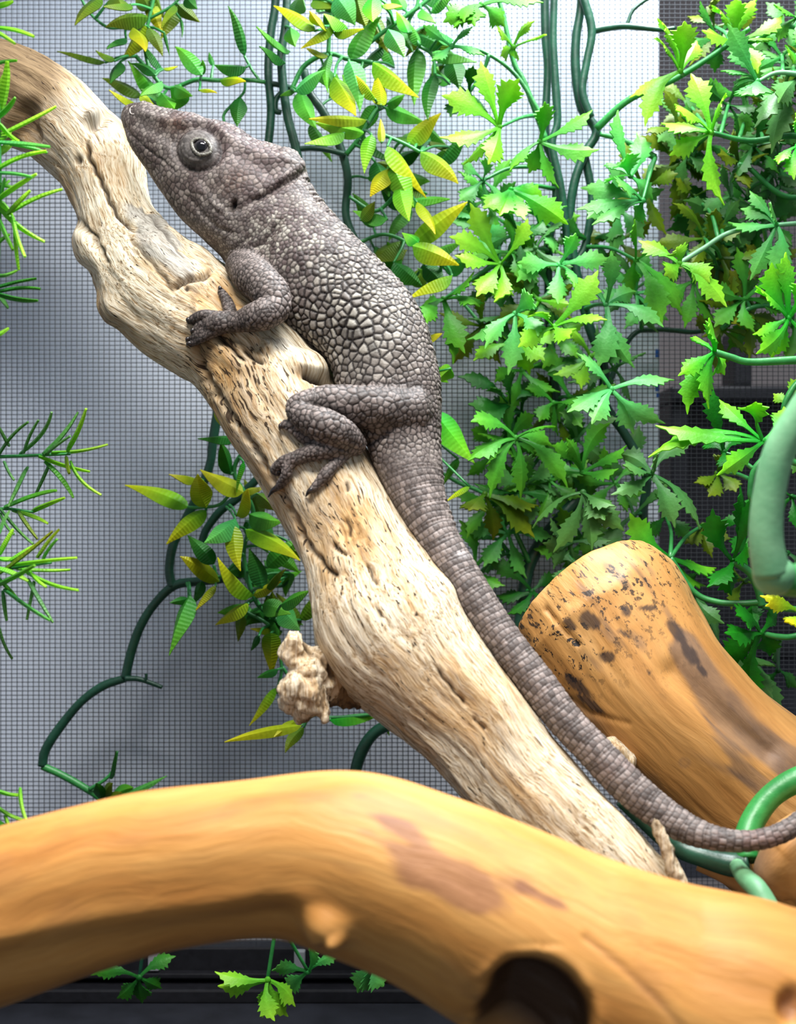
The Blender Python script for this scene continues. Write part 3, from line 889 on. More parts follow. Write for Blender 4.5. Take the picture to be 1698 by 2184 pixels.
groove([(618, 648), (616, 668), (600, 684)], 7, 0.5)
# saw edged nape and low back crest: little cones on the outline of the neck and the head
dors, dt = poly_dist(px, py, [(b[0], b[1]) for b in BODY[2:27]])
sarc = s_sp[isp]
crest = np.exp(-(dors / 7.0) ** 2) * trunk
saw = np.abs(((sarc / 0.0022) % 1.0) - 0.5) * 2
disp += crest * (0.0005 + 0.0006 * sstep(0.25, 0.15, isp / len(SPINE)) * 0 + 0.0013 * blob(px, py, 668, 400, 34, 50)) * saw
disp += crest * 0.0004 * saw * blob(px, py, 400, 245, 120, 40, 15)
disp += 0.0005 * fbm(V * 90, 3, 4) * (1 - tail)
V = V + Nn * disp[:, None]
set_co(liz_me, V); Nn = get_no(liz_me)

# ---- scales: centres by dart throwing with a size field, each vertex domed toward its centre
CTRL = np.array([(275, 250, 3.6), (310, 270, 4.6), (350, 300, 4.6), (330, 350, 6), (360, 400, 6.5), (420, 400, 6), (470, 400, 5), (540, 340, 6), (600, 345, 6.5), (560, 390, 5.5), (450, 460, 4.6), (510, 470, 4.4), (440, 500, 3.6),
                 (500, 545, 3.4), (600, 430, 4.2), (560, 490, 4.0), (640, 440, 4.4), (690, 480, 5.4), (620, 540, 5.6), (560, 545, 4.6), (680, 570, 6.4), (640, 600, 6.8), (720, 640, 8.6), (670, 650, 8.6), (740, 700, 11), (790, 690, 10), (690, 700, 8),
                 (760, 560, 6.5), (820, 610, 6.6), (860, 680, 7.0), (900, 760, 6.4), (920, 850, 6), (810, 760, 9), (750, 780, 8.8), (740, 820, 8), (840, 830, 7.5), (880, 910, 6),
                 (810, 870, 7.4), (730, 855, 7.6), (660, 870, 6.6), (700, 905, 7.6), (740, 935, 6.5), (650, 970, 5.4), (600, 1010, 4.6), (690, 1010, 5), (540, 590, 6.2), (590, 620, 6.6), (570, 670, 5.6), (500, 690, 4.8), (430, 700, 4.2)])
def size_field(px, py):
    w = 1.0 / (((px[:, None] - CTRL[None, :, 0]) ** 2 + (py[:, None] - CTRL[None, :, 1]) ** 2) / 400.0 + 0.3) ** 2
    return (w * CTRL[None, :, 2]).sum(1) / w.sum(1)
rad = np.concatenate([size_field(a, b) for a, b in zip(np.array_split(px, 20), np.array_split(py, 20))]) * K
nontail = np.where(tail < 0.98)[0]
kd = kdtree.KDTree(len(nontail))
for i in nontail: kd.insert(V[i], int(i))
kd.balance()
covered = np.zeros(len(V), bool)
centres, crad = [], []
order = nontail.copy(); rng.shuffle(order)
for i in order:
    if covered[i]: continue
    r = rad[i] * random.choice((0.62, 0.8, 0.95, 1.05, 1.15, 1.3)) * 1.62
    centres.append(V[i]); crad.append(r / 1.62)
    for co, j, d in kd.find_range(V[i], r): covered[j] = True
crad = np.array(crad)
kdc = kdtree.KDTree(len(centres))
for i, c in enumerate(centres): kdc.insert(c, i)
kdc.balance()
dome = np.zeros(len(V)); edge = np.zeros(len(V)); sid = np.zeros(len(V), int); hh = np.zeros(len(V))
CA = np.array(centres)
for i in nontail:
    n2 = kdc.find_n(V[i], 2)
    (c1, a, d1), (c2, b, d2) = n2[0], n2[1]
    # pull the border toward the smaller scale
    sep = max((c2 - c1).length, 1e-6)
    e = (d2 * d2 - d1 * d1) / (2 * sep)
    edge[i] = e; sid[i] = a
rsc = crad[sid] * 0.86
e1 = np.clip(edge / np.maximum(rsc, 1e-6), 0, 1)
dome = np.sqrt(np.clip(1 - (1 - e1) ** 2, 0, 1))
flank = np.clip(blob(px, py, 700, 640, 130, 120, 40, 1.5) + 0.8 * blob(px, py, 600, 500, 90, 70, 0) + 0.3, 0, 1) * (1 - 0.7 * onlimb)
headm = sstep(0.30, 0.24, isp / len(SPINE)) * (1 - onlimb)
hgt = rsc * (0.36 + 0.5 * flank) * (1 - 0.35 * headm)
in_eye = sstep(46, 40, re) * near * trunk
hgt = hgt * (1 - 0.45 * in_eye)
crev = sstep(0.34 + 0.22 * flank, 0.08 + 0.10 * flank, e1)
scd = hgt * (dome - 0.6)
# creases across the limbs
wr = s_limb / 0.0019 + 0.55 * fbm(V * 330, 2, 81)
wc = sstep(0.26, 0.06, np.abs((wr % 1.0) - 0.5) * 2 * 0.9) * onlimb * sstep(-0.5, 0.1, fbm(V * 150, 2, 83))
scd -= 0.00022 * wc
crev = np.maximum(crev, 0.85 * wc)

# tail whorls: rows of oblong scales
T, TN, TB = frames(SPINE)
rel = V - SPINE[isp]
ang = np.arctan2((rel * TB[isp]).sum(1), (rel * TN[isp]).sum(1))
s_loc = s_sp[isp] + (rel * T[isp]).sum(1)
rowlen = 0.0021 - 0.0003 * sstep(0.0, 0.16, s_loc - s_sp[tail_i])
u = s_loc / 0.0021 + 0.12 * np.sin(ang * 3 + s_loc * 300)
row = np.floor(u).astype(int); fu = u - row
ncell = np.clip(np.round(2 * math.pi * SPH[isp] / 0.0021), 8, 60)
ph = ang / (2 * math.pi) * ncell + 0.5 * (row % 2) + 0.25 * hash3(row, row * 0, row * 0, 5)
cell = np.floor(ph).astype(int); fc = ph - cell
eu = np.minimum(fu, 1 - fu) * 2; ec = np.minimum(fc, 1 - fc) * 2
et = np.minimum(eu * 1.0, ec * 1.15)
tdome = np.sqrt(np.clip(1 - (1 - np.clip(et, 0, 1)) ** 2, 0, 1))
whorl = np.abs(((s_loc / 0.0063) % 1.0) - 0.5) * 2
tsc = 0.00034 * (tdome - 0.6) - 0.00022 * sstep(0.2, 0.0, whorl)
scd = scd * (1 - tail) + tsc * tail
crev = crev * (1 - tail) + sstep(0.26, 0.05, et) * tail
V = V + Nn * scd[:, None]
# the soft belly and soles press flat against the wood instead of sinking into it
rd = Vector((0.13, 0.97, 0.21)).normalized()
for i in range(len(V)):
    p = Vector(V[i])
    co, no, fi, dist = BVH_BR.find_nearest(p, 0.012)
    if co is None or (p - co).dot(no) >= 0.00015: continue
    n_, q_ = 0, p.copy()
    for _ in range(40):
        hq = BVH_BR.ray_cast(q_, rd)
        if hq[0] is None: break
        n_ += 1; q_ = hq[0] + rd * 1e-6
    if n_ % 2 == 1 or dist < 0.00015:
        V[i] = np.array(co + no * 0.0002)
set_co(liz_me, V)

# ---- colours: warm grey scales on dark skin
tone = hash3(sid, sid * 0 + 3, sid * 0, 11) * (1 - tail) + hash3(row, cell, row * 0, 12) * tail
nz = fbm(V * 60, 4, 40); nz2 = fbm(V * 170, 3, 47)
g = np.array([0.225, 0.184, 0.168]); pale = np.array([0.36, 0.335, 0.285]); brown = np.array([0.125, 0.088, 0.078]); dark = np.array([0.016, 0.011, 0.010]); mauve = np.array([0.21, 0.145, 0.150])
col = np.tile(g, (len(V), 1))
def lay(m, c):
    global col
    m = np.clip(m, 0, 1)[:, None]
    col = col * (1 - m) + np.asarray(c)[None] * m
lay(0.8 * headm * sstep(-0.5, 0.5, nz2), brown)
lay(0.45 * headm * sstep(0.0, 0.6, nz), mauve)
lay(headm * 0.8 * blob(px, py, 376, 268, 34, 16, 10) + headm * 0.7 * blob(px, py, 505, 385, 26, 36, 40), (0.12, 0.055, 0.035))
lay(0.5 * headm * blob(px, py, 360, 395, 22, 22), (0.25, 0.18, 0.145))
lay(0.85 * flank * sstep(0.35, 0.95, tone) * (1 - onlimb), pale)
lay(0.55 * blob(px, py, 770, 700, 120, 130, 30, 1.5) * (1 - onlimb), pale)
lay(0.5 * tail * sstep(0.2, 0.9, tone), (0.27, 0.215, 0.20))
lay(0.55 * tail * sstep(1100, 1600, px) * sstep(-0.2, 0.6, nz2), (0.25, 0.155, 0.14))
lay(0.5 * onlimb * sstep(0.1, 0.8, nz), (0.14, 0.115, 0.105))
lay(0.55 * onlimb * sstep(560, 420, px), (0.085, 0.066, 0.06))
lay(in_eye * 0.7, (0.13, 0.12, 0.112))
for (x, y, a, b, q) in ((640, 555, 34, 22, 30), (690, 590, 26, 16, 20), (730, 625, 30, 18, 40), (700, 540, 20, 16, 0), (800, 740, 22, 12, 20)):
    lay(0.55 * blob(px, py, x, y, a, b, q) * sstep(0.7, 0.2, tone), (0.035, 0.024, 0.022))
for (x, y, q) in ((690, 570, 15), (700, 585, 12), (752, 688, 20), (785, 700, 16), (800, 735, 16)):
    lay(0.7 * blob(px, py, x, y, q), (0.36, 0.345, 0.30))
lay(0.8 * blob(px, py, 985, 1182, 18, 9, 20, 2), (0.48, 0.44, 0.43))
col = col * (0.55 + 0.85 * tone)[:, None] * (1 + 0.14 * nz2)[:, None]
lay(crev * (0.97 - 0.25 * headm - 0.25 * tail - 0.45 * in_eye), dark)
lay(0.95 * near * trunk * blob(px, py, 497, 438, 5, 11, 20, 2), (0.01, 0.008, 0.008))
lay(0.7 * near * trunk * np.exp(-((re - 47) / 3.0) ** 2), dark)
col = np.clip(col * 0.70, 0.003, 0.9)
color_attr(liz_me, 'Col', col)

def skin_material():
    m = NT('lizard_skin')
    c = m.attr('Col')
    tc = m.n('ShaderNodeTexCoord')
    f = m.noise(tc.outputs['Object'], 1500, 3)
    m.l(m.mix(0.35, c, m.ramp(f, [(0.3, 0.32), (0.7, 0.68)]), 'OVERLAY'), m.b.inputs['Base Color'])
    m.b.inputs['Roughness'].default_value = 0.55
    m.b.inputs['Specular IOR Level'].default_value = 0.3
    m.bump(m.math('ADD', f, m.noise(tc.outputs['Object'], 700, 2)), 0.35, 0.0003)
    return m.m
MAT_SKIN = skin_material()
liz_me.materials.append(MAT_SKIN)
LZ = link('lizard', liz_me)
tag(LZ, 'warty grey brown lizard clinging head up to the pale branch', 'lizard')
BVH_LZ = BVHTree.FromPolygons([tuple(v) for v in V], [p.vertices[:] for p in liz_me.polygons])

# ---- eye: glossy dark ball in a ring of pale granules
def glossy(name, col, rough=0.08):
    m = NT(name)
    m.b.inputs['Base Color'].default_value = (*col, 1); m.b.inputs['Roughness'].default_value = rough; m.b.inputs['Specular IOR Level'].default_value = 0.7
    return m.m
def eye():
    hit = ray(BVH_LZ, 430, 313)
    c = np.array(hit[0]); k = c[1] / FPX
    m = NT('eyeball_wet')
    tc = m.n('ShaderNodeTexCoord')
    sep = m.n('ShaderNodeVectorMath', operation='LENGTH')
    mp = m.n('ShaderNodeMapping'); mp.inputs['Scale'].default_value = (1, 0, 1)
    m.l(tc.outputs['Object'], mp.inputs['Vector']); m.l(mp.outputs['Vector'], sep.inputs[0])
    r0 = 17.5 * k
    m.l(m.ramp(m.math('DIVIDE', sep.outputs['Value'], r0), [(0.0, (0.004, 0.004, 0.005)), (0.50, (0.004, 0.004, 0.006)), (0.58, (0.02, 0.017, 0.018)), (0.80, (0.03, 0.027, 0.03)), (0.9, (0.01, 0.01, 0.012))]), m.b.inputs['Base Color'])
    m.b.inputs['Roughness'].default_value = 0.06
    Vv, Ff = ellipsoid((0, 0, 0), (r0, r0 * 0.8, r0 * 0.95), 28, 18)
    e = obj('eyeball', Vv, Ff, m.m)
    e.location = c + np.array([0, 0.35 * r0, 0])
    e.parent = LZ
    # eyelids: a slanted almond ring made of granules
    a = math.radians(28)
    pts = []
    for t in np.linspace(0, 2 * math.pi, 44, endpoint=False):
        x = 22 * math.cos(t); y = 16.5 * math.sin(t) * (1 - 0.25 * abs(math.cos(t)) ** 2)
        X = 430 + x * math.cos(a) - y * math.sin(a); Y = 314 + x * math.sin(a) + y * math.cos(a)
        pts.append((X, Y))
    ring = []
    for (X, Y) in pts:
        h = ray(BVH_LZ, X, Y)
        ring.append(np.array(h[0]) + np.array([0, -2.2 * k, 0]))
    ring = np.array(ring + [ring[0]])
    R = np.array([3.6 * k * (1.0 + 0.25 * (i % 2)) for i in range(len(ring))])
    Vv, Ff, _ = sweep(ring, R, R, 8)
    lid = NT('eyelid_skin')
    tc = lid.n('ShaderNodeTexCoord')
    f = lid.noise(tc.outputs['Object'], 1400, 2)
    lid.l(lid.ramp(f, [(0.35, (0.05, 0.045, 0.04)), (0.65, (0.22, 0.21, 0.17))]), lid.b.inputs['Base Color'])
    lid.bump(f, 0.5, 0.0004)
    obj('eyelid', Vv, Ff, lid.m, LZ)
eye()
# nostril rim
h = ray(BVH_LZ, 283, 236)
if h:
    k = h[0].y / FPX
    arc = np.array([np.array(ray(BVH_LZ, 283 + 6 * math.cos(t), 236 + 8 * math.sin(t))[0]) + np.array([0, -0.6 * k, 0]) for t in np.linspace(1.2, 4.6, 9) if ray(BVH_LZ, 283 + 6 * math.cos(t), 236 + 8 * math.sin(t))])
    Vv, Ff, _ = sweep(arc, np.full(len(arc), 1.5 * k), None, 8)
    obj('nostril', Vv, Ff, plain('nostril_rim', (0.38, 0.34, 0.31), 0.5), LZ)
# claws: dark curved horn at the end of every near finger and toe
MAT_CLAW = glossy('claw_horn', (0.018, 0.013, 0.013), 0.3)
def claw(k, tipx, tipy, sag=0.0):
    c, r = LC[k]
    a = c[-2]
    hit = ray(BVH_BR, tipx, tipy)
    Dt = (hit[0].y if hit else a[1]) - 0.0004
    b = P(tipx, tipy, min(Dt, a[1] + 0.003))
    mid = (a + b) / 2 + np.array([0, -0.0012, 0.0004])
    S = catmull([a, mid, b], 10)
    rr = np.linspace(r[-2] * 1.05, 0.00022, 10)
    Vv, Ff, _ = sweep(S, rr, None, 10)
    obj('claw', Vv, Ff, MAT_CLAW, LZ)
for k, x, y in (('f1', 469, 613), ('f2', 399, 687), ('f3', 408, 712), ('f4', 398, 738), ('f5', 397, 729), ('t1', 600, 1011), ('t2', 572, 1060), ('t3', 652, 1059), ('t4', 596, 917)):
    claw(k, x, y)

# ------------------------------------------------------------------ artificial plants
PAL = {  # base colour, tip colour (the plastic itself is dyed this way)
    'lime': ((0.11, 0.47, 0.02), (0.40, 0.72, 0.04)), 'green': ((0.06, 0.37, 0.04), (0.15, 0.45, 0.02)), 'vivid': ((0.02, 0.47, 0.03), (0.30, 0.72, 0.02)),
    'teal': ((0.055, 0.38, 0.09), (0.17, 0.52, 0.09)), 'olive': ((0.075, 0.20, 0.008), (0.21, 0.27, 0.008)), 'grey': ((0.07, 0.27, 0.065), (0.14, 0.36, 0.08)),
    'yellow': ((0.14, 0.42, 0.012), (0.74, 0.66, 0.008)), 'gold': ((0.28, 0.42, 0.01), (0.62, 0.55, 0.008)), 'deep': ((0.008, 0.20, 0.01), (0.02, 0.30, 0.012)), 'dark': ((0.012, 0.16, 0.02), (0.05, 0.24, 0.015)),
    'mint': ((0.09, 0.52, 0.13), (0.24, 0.66, 0.12))}

def shell(Vg, col, thick):
    """closed thin leaf from a grid Vg (n,m,3): upper and lower side and rim"""
    n, m, _ = Vg.shape
    du = np.gradient(Vg, axis=0); dv = np.gradient(Vg, axis=1)
    Nn = np.cross(du, dv); Nn /= np.linalg.norm(Nn, axis=2)[..., None] + 1e-12
    top = (Vg + Nn * thick / 2).reshape(-1, 3); bot = (Vg - Nn * thick / 2).reshape(-1, 3)
    V = np.vstack([top, bot]); o = n * m
    F = []
    for i in range(n - 1):
        for j in range(m - 1):
            a, b, c, d = i * m + j, i * m + j + 1, (i + 1) * m + j + 1, (i + 1) * m + j
            F.append([a, b, c, d]); F.append([o + d, o + c, o + b, o + a])
    rim = [(0, j) for j in range(m)] + [(i, m - 1) for i in range(1, n)] + [(n - 1, j) for j in range(m - 2, -1, -1)] + [(i, 0) for i in range(n - 2, 0, -1)]
    idx = [i * m + j for i, j in rim]
    for a, b in zip(idx, idx[1:] + idx[:1]):
        F.append([b, a, o + a, o + b])
    return V, F, np.vstack([col, col])

def jit(c, amt=0.18):
    k = 1 + random.uniform(-amt, amt)
    return np.array([max(0.003, x * k * (1 + random.uniform(-0.08, 0.08))) for x in c])

def ribbon(B, T, width, up, arch, profile, fold, twist, teeth, n=13, m=5, c0=None, c1=None, tippow=1.6, thick=0.00045, lat=0.13, rib=1.0):
    B, T = np.asarray(B), np.asarray(T)
    L = np.linalg.norm(T - B)
    up = np.asarray(up, dtype=float); up /= np.linalg.norm(up)
    sd = np.cross(T - B, up); sd /= np.linalg.norm(sd) + 1e-9
    ctl = (B + T) / 2 + up * arch * L + sd * random.uniform(-lat, lat) * L
    t = np.linspace(0, 1, n)[:, None]
    C = (1 - t) ** 2 * B + 2 * t * (1 - t) * ctl + t ** 2 * T
    tan = np.gradient(C, axis=0); tan /= np.linalg.norm(tan, axis=1)[:, None] + 1e-12
    side0 = np.cross(tan, up[None]); ln = np.linalg.norm(side0, axis=1)
    if ln.min() < 1e-3:
        side0 = np.cross(tan, (up + np.array([0.4, 0.2, 0.3]))[None]); ln = np.linalg.norm(side0, axis=1)
    side0 /= ln[:, None]
    nor0 = np.cross(side0, tan)
    tw = twist * t
    side = side0 * np.cos(tw) + nor0 * np.sin(tw)
    nor = np.cross(side, tan)
    w = profile(t[:, 0]) * width / 2
    q = np.linspace(-1, 1, m)
    Vg = np.zeros((n, m, 3))
    for j in range(m):
        off = q[j] * w
        if teeth and abs(q[j]) > 0.95:
            tooth = np.where((np.arange(n) % 2 == 1) & (t[:, 0] > 0.38) & (t[:, 0] < 0.97), teeth, 0.0)
            off = off * (1 + tooth)
            fw = tooth * 0.55 * width * profile(t[:, 0]) * 0.5
        else:
            fw = np.zeros(n)
        Vg[:, j] = C + side * off[:, None] + nor * (-fold * np.abs(off))[:, None] + tan * fw[:, None]
    mix = (t[:, 0] ** tippow)[:, None]
    cc = c0[None] * (1 - mix) + c1[None] * mix
    col = np.repeat(cc[:, None, :], m, axis=1)
    col[:, m // 2] *= 1.12                                  # paler moulded midrib
    col = col * (0.94 + 0.12 * rng.random((n, m, 1)))
    col = np.clip(col.reshape(-1, 3), 0.002, 0.95)
    return shell(Vg, np.hstack([col, rib * np.repeat(t, m, axis=1).reshape(-1, 1)]), thick)

def prof_lance(t): return np.clip(np.sin(np.pi * t ** 0.62) ** 0.95, 0.03, 1)
def prof_lobe(t):
    return np.clip(0.22 + 0.78 * np.exp(-((t - 0.64) / 0.25) ** 2), 0, 1) * np.clip((1.02 - t) / 0.26, 0.06, 1)
def prof_needle(t): return np.clip(1 - 0.75 * t ** 3, 0.1, 1) * np.clip(0.55 + t * 3, 0, 1)

def mesh_obj(name, parts, mat, parent):
    V, F, Cc, off = [], [], [], 0
    for v, f, c in parts:
        V.append(v); Cc.append(c); F += [[i + off for i in q] for q in f]; off += len(v)
    me = new_mesh(name, np.vstack(V), F, mat)
    me.set_sharp_from_angle(angle=math.radians(28))
    color_attr(me, 'Col', np.vstack(Cc))
    return link(name, me, parent)

DMAX = 0.5225
REG = []                                   # everything a later leaf must not run through: (owner, bvh)
for w_ in (BR, FR, ST, SM, TW, LZ):
    REG.append((w_.name, bvh_of(w_)))
def clash(owner, V, F):
    b = BVHTree.FromPolygons(np.asarray(V).tolist(), F)
    return b, any(o != owner and b.overlap(r) for o, r in REG)
def joined(parts):
    V, F, off = [], [], 0
    for v, f, c in parts:
        V.append(v); F += [[i + off for i in q] for q in f]; off += len(v)
    return np.vstack(V), F
STEPS = [0.0] + [s * k for k in (0.005, 0.010, 0.015, 0.020, 0.026, 0.032, 0.040, 0.05) for s in (1, -1)]
def tube(name, pts, parent, mat, n=None, M=10, optional=False):
    """pts rows x, y, r px, D"""
    rows = np.array([[*P(x, y, D), r * D / FPX] for x, y, r, D in pts])
    S = catmull(rows, n or max(10, 8 * len(rows)))
    V, F, _ = sweep(S[:, :3], S[:, 3], None, M)
    b, bad = clash(parent.name, V, F)
    if bad and optional: return None
    REG.append((parent.name, b))
    return obj(name, V, F, mat, parent)

class Vine:
    def __init__(self, name, at, label, cat='vine', group=None):
        self.o = empty(name, P(*at), label, cat, group)
        self.s = []
    def stem(self, pts, r, D, mat=None, name='stem', knots=True):
        rows = []
        for k, p in enumerate(pts):
            d = D if not isinstance(D, (list, tuple)) else D[0] + (D[1] - D[0]) * k / (len(pts) - 1)
            rr = r if not isinstance(r, (list, tuple)) else r[0] + (r[1] - r[0]) * k / (len(pts) - 1)
            rows.append((p[0], p[1], rr * random.uniform(0.93, 1.08), p[2] if len(p) > 2 else d))
        tube(name, rows, self.o, mat or MAT_STEM)
        S = catmull(np.array(rows), 10 * len(rows))
        self.s.append(S)
        return self
    def nearest(self, x, y):
        best = None
        for S in self.s:
            d = np.hypot(S[:, 0] - x, S[:, 1] - y)
            i = int(d.argmin())
            if best is None or d[i] < best[0]: best = (d[i], S[i])
        return best
    def petiole(self, x, y, D, r=3.2, mat=None, to=None, parent=None):
        if to is None:
            b = self.nearest(x, y)
            if b is None or b[0] > 330 or b[0] < 3: return
            to = (b[1][0], b[1][1], b[1][3])
        mx, my = (x + to[0]) / 2, (y + to[1]) / 2
        L = math.hypot(x - to[0], y - to[1])
        for dm in (0.0, 0.008, -0.008, 0.016, -0.016, 0.026, -0.026):
            if tube('petiole', [(x, y, r, D), (mx + random.uniform(-.12, .12) * L, my - 0.10 * L, r * 1.1, min(DMAX, (D + to[2]) / 2 + dm)), (to[0], to[1], r * 1.4, to[2])], self.o, mat or MAT_STEM_G, 12, 8, True): break
    def lance(self, bx, by, tx, ty, w, kind, D=None, fold=None, arch=None, pet=True, curl=None):
        D = D if D is not None else 0.485 + random.uniform(-0.018, 0.016)
        l = math.hypot(tx - bx, ty - by)
        dt = random.uniform(-0.012, 0.008)
        c0, c1 = PAL[kind]
        up = np.array([random.uniform(-.35, .35), -0.8, random.uniform(0.2, 0.9)])
        D_0 = D
        for st_ in STEPS:
            Dk = min(D_0 + st_, DMAX - 0.002)
            part = ribbon(P(bx, by, Dk), P(tx, ty, min(Dk + dt, DMAX)), w * 1.12 * Dk / FPX, up, arch if arch is not None else random.uniform(0.04, 0.18), prof_lance,
                          fold if fold is not None else random.uniform(0.3, 0.75), random.uniform(-0.5, 0.5), 0.0, 17, 5, jit(c0), jit(c1, 0.1), 1.3)
            b_, bad = clash(self.o.name, part[0], part[1])
            D = Dk
            if not bad: break
        REG.append((self.o.name, b_))
        mesh_obj('leaf', [part], MAT_LEAF, self.o)
        if pet: self.petiole(bx, by, D, 2.6)
    def palm(self, cx, cy, tips, kind, D=0.478, w=0.34, to=None, pet=True, nominal=None, tw=1.0, pmat=None):
        c0, c1 = PAL[kind]
        c0, c1 = jit(c0), jit(c1, 0.1)
        ls = [math.hypot(x - cx, y - cy) for x, y in [(t[0], t[1]) for t in tips]]
        nom = nominal or max(max(ls) * 1.02, 95)
        D_0 = D
        for st_ in STEPS:
            D = min(D_0 + st_, DMAX - 0.003)
            c = P(cx, cy, D)
            parts = []
            for t, l in zip(tips, ls):
                dz = 0.55 * math.sqrt(max(0.0, nom * nom - l * l)) * D / FPX * random.choice((-1, -1, 0.6))
                Dt = np.clip(D + dz, D - (0.02 if st_ == 0 else 0.003), DMAX)
                up = np.array([random.uniform(-.4, .4), -1.0, random.uniform(0.3, 1.0)])
                wd = (min(max(w * nom * 0.86, 25), 41) if w < 0.5 else w * nom * 0.7) * D / FPX * random.uniform(0.7, 1.1)
                # stay on the photographed outline: the tip is where it is seen
                parts.append(ribbon(c, P(t[0], t[1], Dt), wd, up, random.uniform(0.08, 0.20), prof_lobe, random.uniform(0.1, 0.35), random.uniform(-tw, tw), 0.50, 19, 5, c0, c1, 1.8, 0.0005, 0.26, 0.08))
            hub = ellipsoid(c, (0.0013, 0.0011, 0.0013), 10, 6)
            parts.append((hub[0], hub[1], np.tile(np.append(c0, 0.0), (len(hub[0]), 1))))
            b_, bad = clash(self.o.name, *joined(parts))
            if not bad: break
        REG.append((self.o.name, b_))
        mesh_obj('leaf', parts, MAT_LEAF, self.o)
        if pet: self.petiole(cx, cy, D, 3.6, pmat, to)

# ---------------- vine with pointed yellow tipped leaves, hanging behind the head
v1 = Vine('artificial_vine', (600, -160, 0.505), 'plastic vine with dark stems and yellow tipped pointed leaves hanging above the lizard head')
DV = 0.506
v1.stem([(592, -160), (588, 0), (578, 70), (572, 150), (578, 240), (570, 330), (562, 420), (545, 560), (525, 680), (540, 740)], 9, DV)
v1.stem([(616, -160), (612, 0), (608, 60), (600, 130), (612, 240), (632, 320), (645, 400), (670, 520), (720, 640), (780, 760), (850, 900)], 9.5, DV - 0.003)
v1.stem([(648, 150), (662, 200), (690, 240), (724, 310), (742, 380), (738, 460), (765, 530), (800, 600)], 9, DV)
v1.stem([(632, 318), (665, 316), (700, 320), (738, 330)], 6, DV - 0.003)
v1.stem([(565, 176), (600, 182), (622, 188)], 6, DV)
v1.stem([(600, 240), (588, 235), (590, 210), (610, 190)], 6, DV)
# twigs
tw = MAT_STEM_G
v1.stem([(566, 175), (520, 170), (470, 172), (420, 170), (358, 188), (318, 150), (290, 120)], 4.5, 0.495, tw, 'twig')
v1.stem([(555, 173), (538, 150), (521, 119)], 3.2, 0.497, tw, 'twig')
v1.stem([(318, 150), (308, 90), (318, 40), (340, -60)], 4, 0.495, tw, 'twig')
v1.stem([(308, 60), (260, 60), (227, 57), (190, 26), (165, -20)], 3, 0.498, tw, 'twig')
v1.stem([(318, 40), (370, 10), (400, -30)], 3, 0.495, tw, 'twig')
v1.stem([(523, 175), (518, 200), (480, 240), (478, 262)], 3, 0.5, tw, 'twig')
v1.stem([(358, 188), (335, 225), (320, 260)], 3, 0.5, tw, 'twig')
v1.stem([(622, 190), (650, 140), (700, 115), (745, 127), (795, 134)], 5, 0.494, tw, 'twig')
v1.stem([(700, 115), (704, 61), (715, 0), (725, -60)], 4.5, 0.492, tw, 'twig')
v1.stem([(745, 125), (790, 90), (832, 58), (900, 10), (960, -40)], 4.5, 0.494, tw, 'twig')
v1.stem([(895, 99), (872, 50), (890, 10), (900, -60)], 4, 0.496, tw, 'twig')
v1.stem([(895, 99), (922, 118), (928, 160)], 3.5, 0.498, tw, 'twig')
v1.stem([(738, 330), (770, 290), (800, 240), (820, 226)], 5, 0.496, tw, 'twig')
v1.stem([(812, 285), (860, 305), (897, 325)], 4, 0.484, tw, 'twig')
v1.stem([(745, 420), (800, 450), (840, 420), (860, 400)], 4, 0.496, tw, 'twig')
v1.stem([(760, 520), (820, 500), (878, 522), (940, 560)], 4, 0.496, tw, 'twig')
TL = [(217, -4, 160, 54, 34, 'olive'), (278, 10, 221, 15, 34, 'olive'), (316, 38, 226, 58, 40, 'olive'), (310, 55, 260, 128, 50, 'gold'), (269, 82, 228, 105, 24, 'dark'), (318, 60, 347, 120, 26, 'olive'), (318, 5, 347, 74, 28, 'gold'),
      (380, 8, 343, 84, 32, 'olive'), (380, 10, 426, 47, 24, 'olive'), (398, -6, 421, 19, 26, 'dark'), (244, 130, 204, 108, 16, 'olive'), (224, 134, 122, 110, 18, 'olive'), (256, 132, 236, 178, 30, 'dark'), (345, 146, 305, 97, 28, 'dark'),
      (334, 206, 273, 130, 34, 'vivid'), (300, 208, 218, 167, 30, 'olive'), (290, 222, 232, 192, 20, 'gold'), (330, 160, 280, 136, 22, 'dark'), (348, 148, 379, 142, 14, 'gold'), (430, 160, 374, 100, 32, 'green'),
      (526, 143, 458, 139, 34, 'dark'), (521, 119, 486, 13, 22, 'dark'), (470, 172, 524, 174, 24, 'yellow'), (385, 190, 365, 238, 40, 'green'), (425, 193, 463, 199, 9, 'gold'), (513, 208, 506, 270, 32, 'dark'), (300, 203, 330, 226, 20, 'gold'),
      (350, 200, 300, 190, 34, 'green'), (372, 185, 410, 205, 30, 'green'), (345, 175, 300, 205, 30, 'green'), (455, 140, 446, 112, 10, 'dark'), (284, 60, 310, 110, 34, 'gold'), (372, 12, 345, 60, 26, 'olive'), (318, 20, 290, -20, 36, 'olive'),
      (248, -10, 262, 20, 40, 'olive'), (330, -10, 352, 40, 30, 'olive'), (385, 40, 388, 80, 5, 'dark'), (350, 70, 362, 118, 6, 'dark'), (430, 160, 432, 128, 12, 'green'), (345, 200, 372, 232, 34, 'green')]
for a in TL: v1.lance(*a, D=0.490 + random.uniform(-0.012, 0.012))
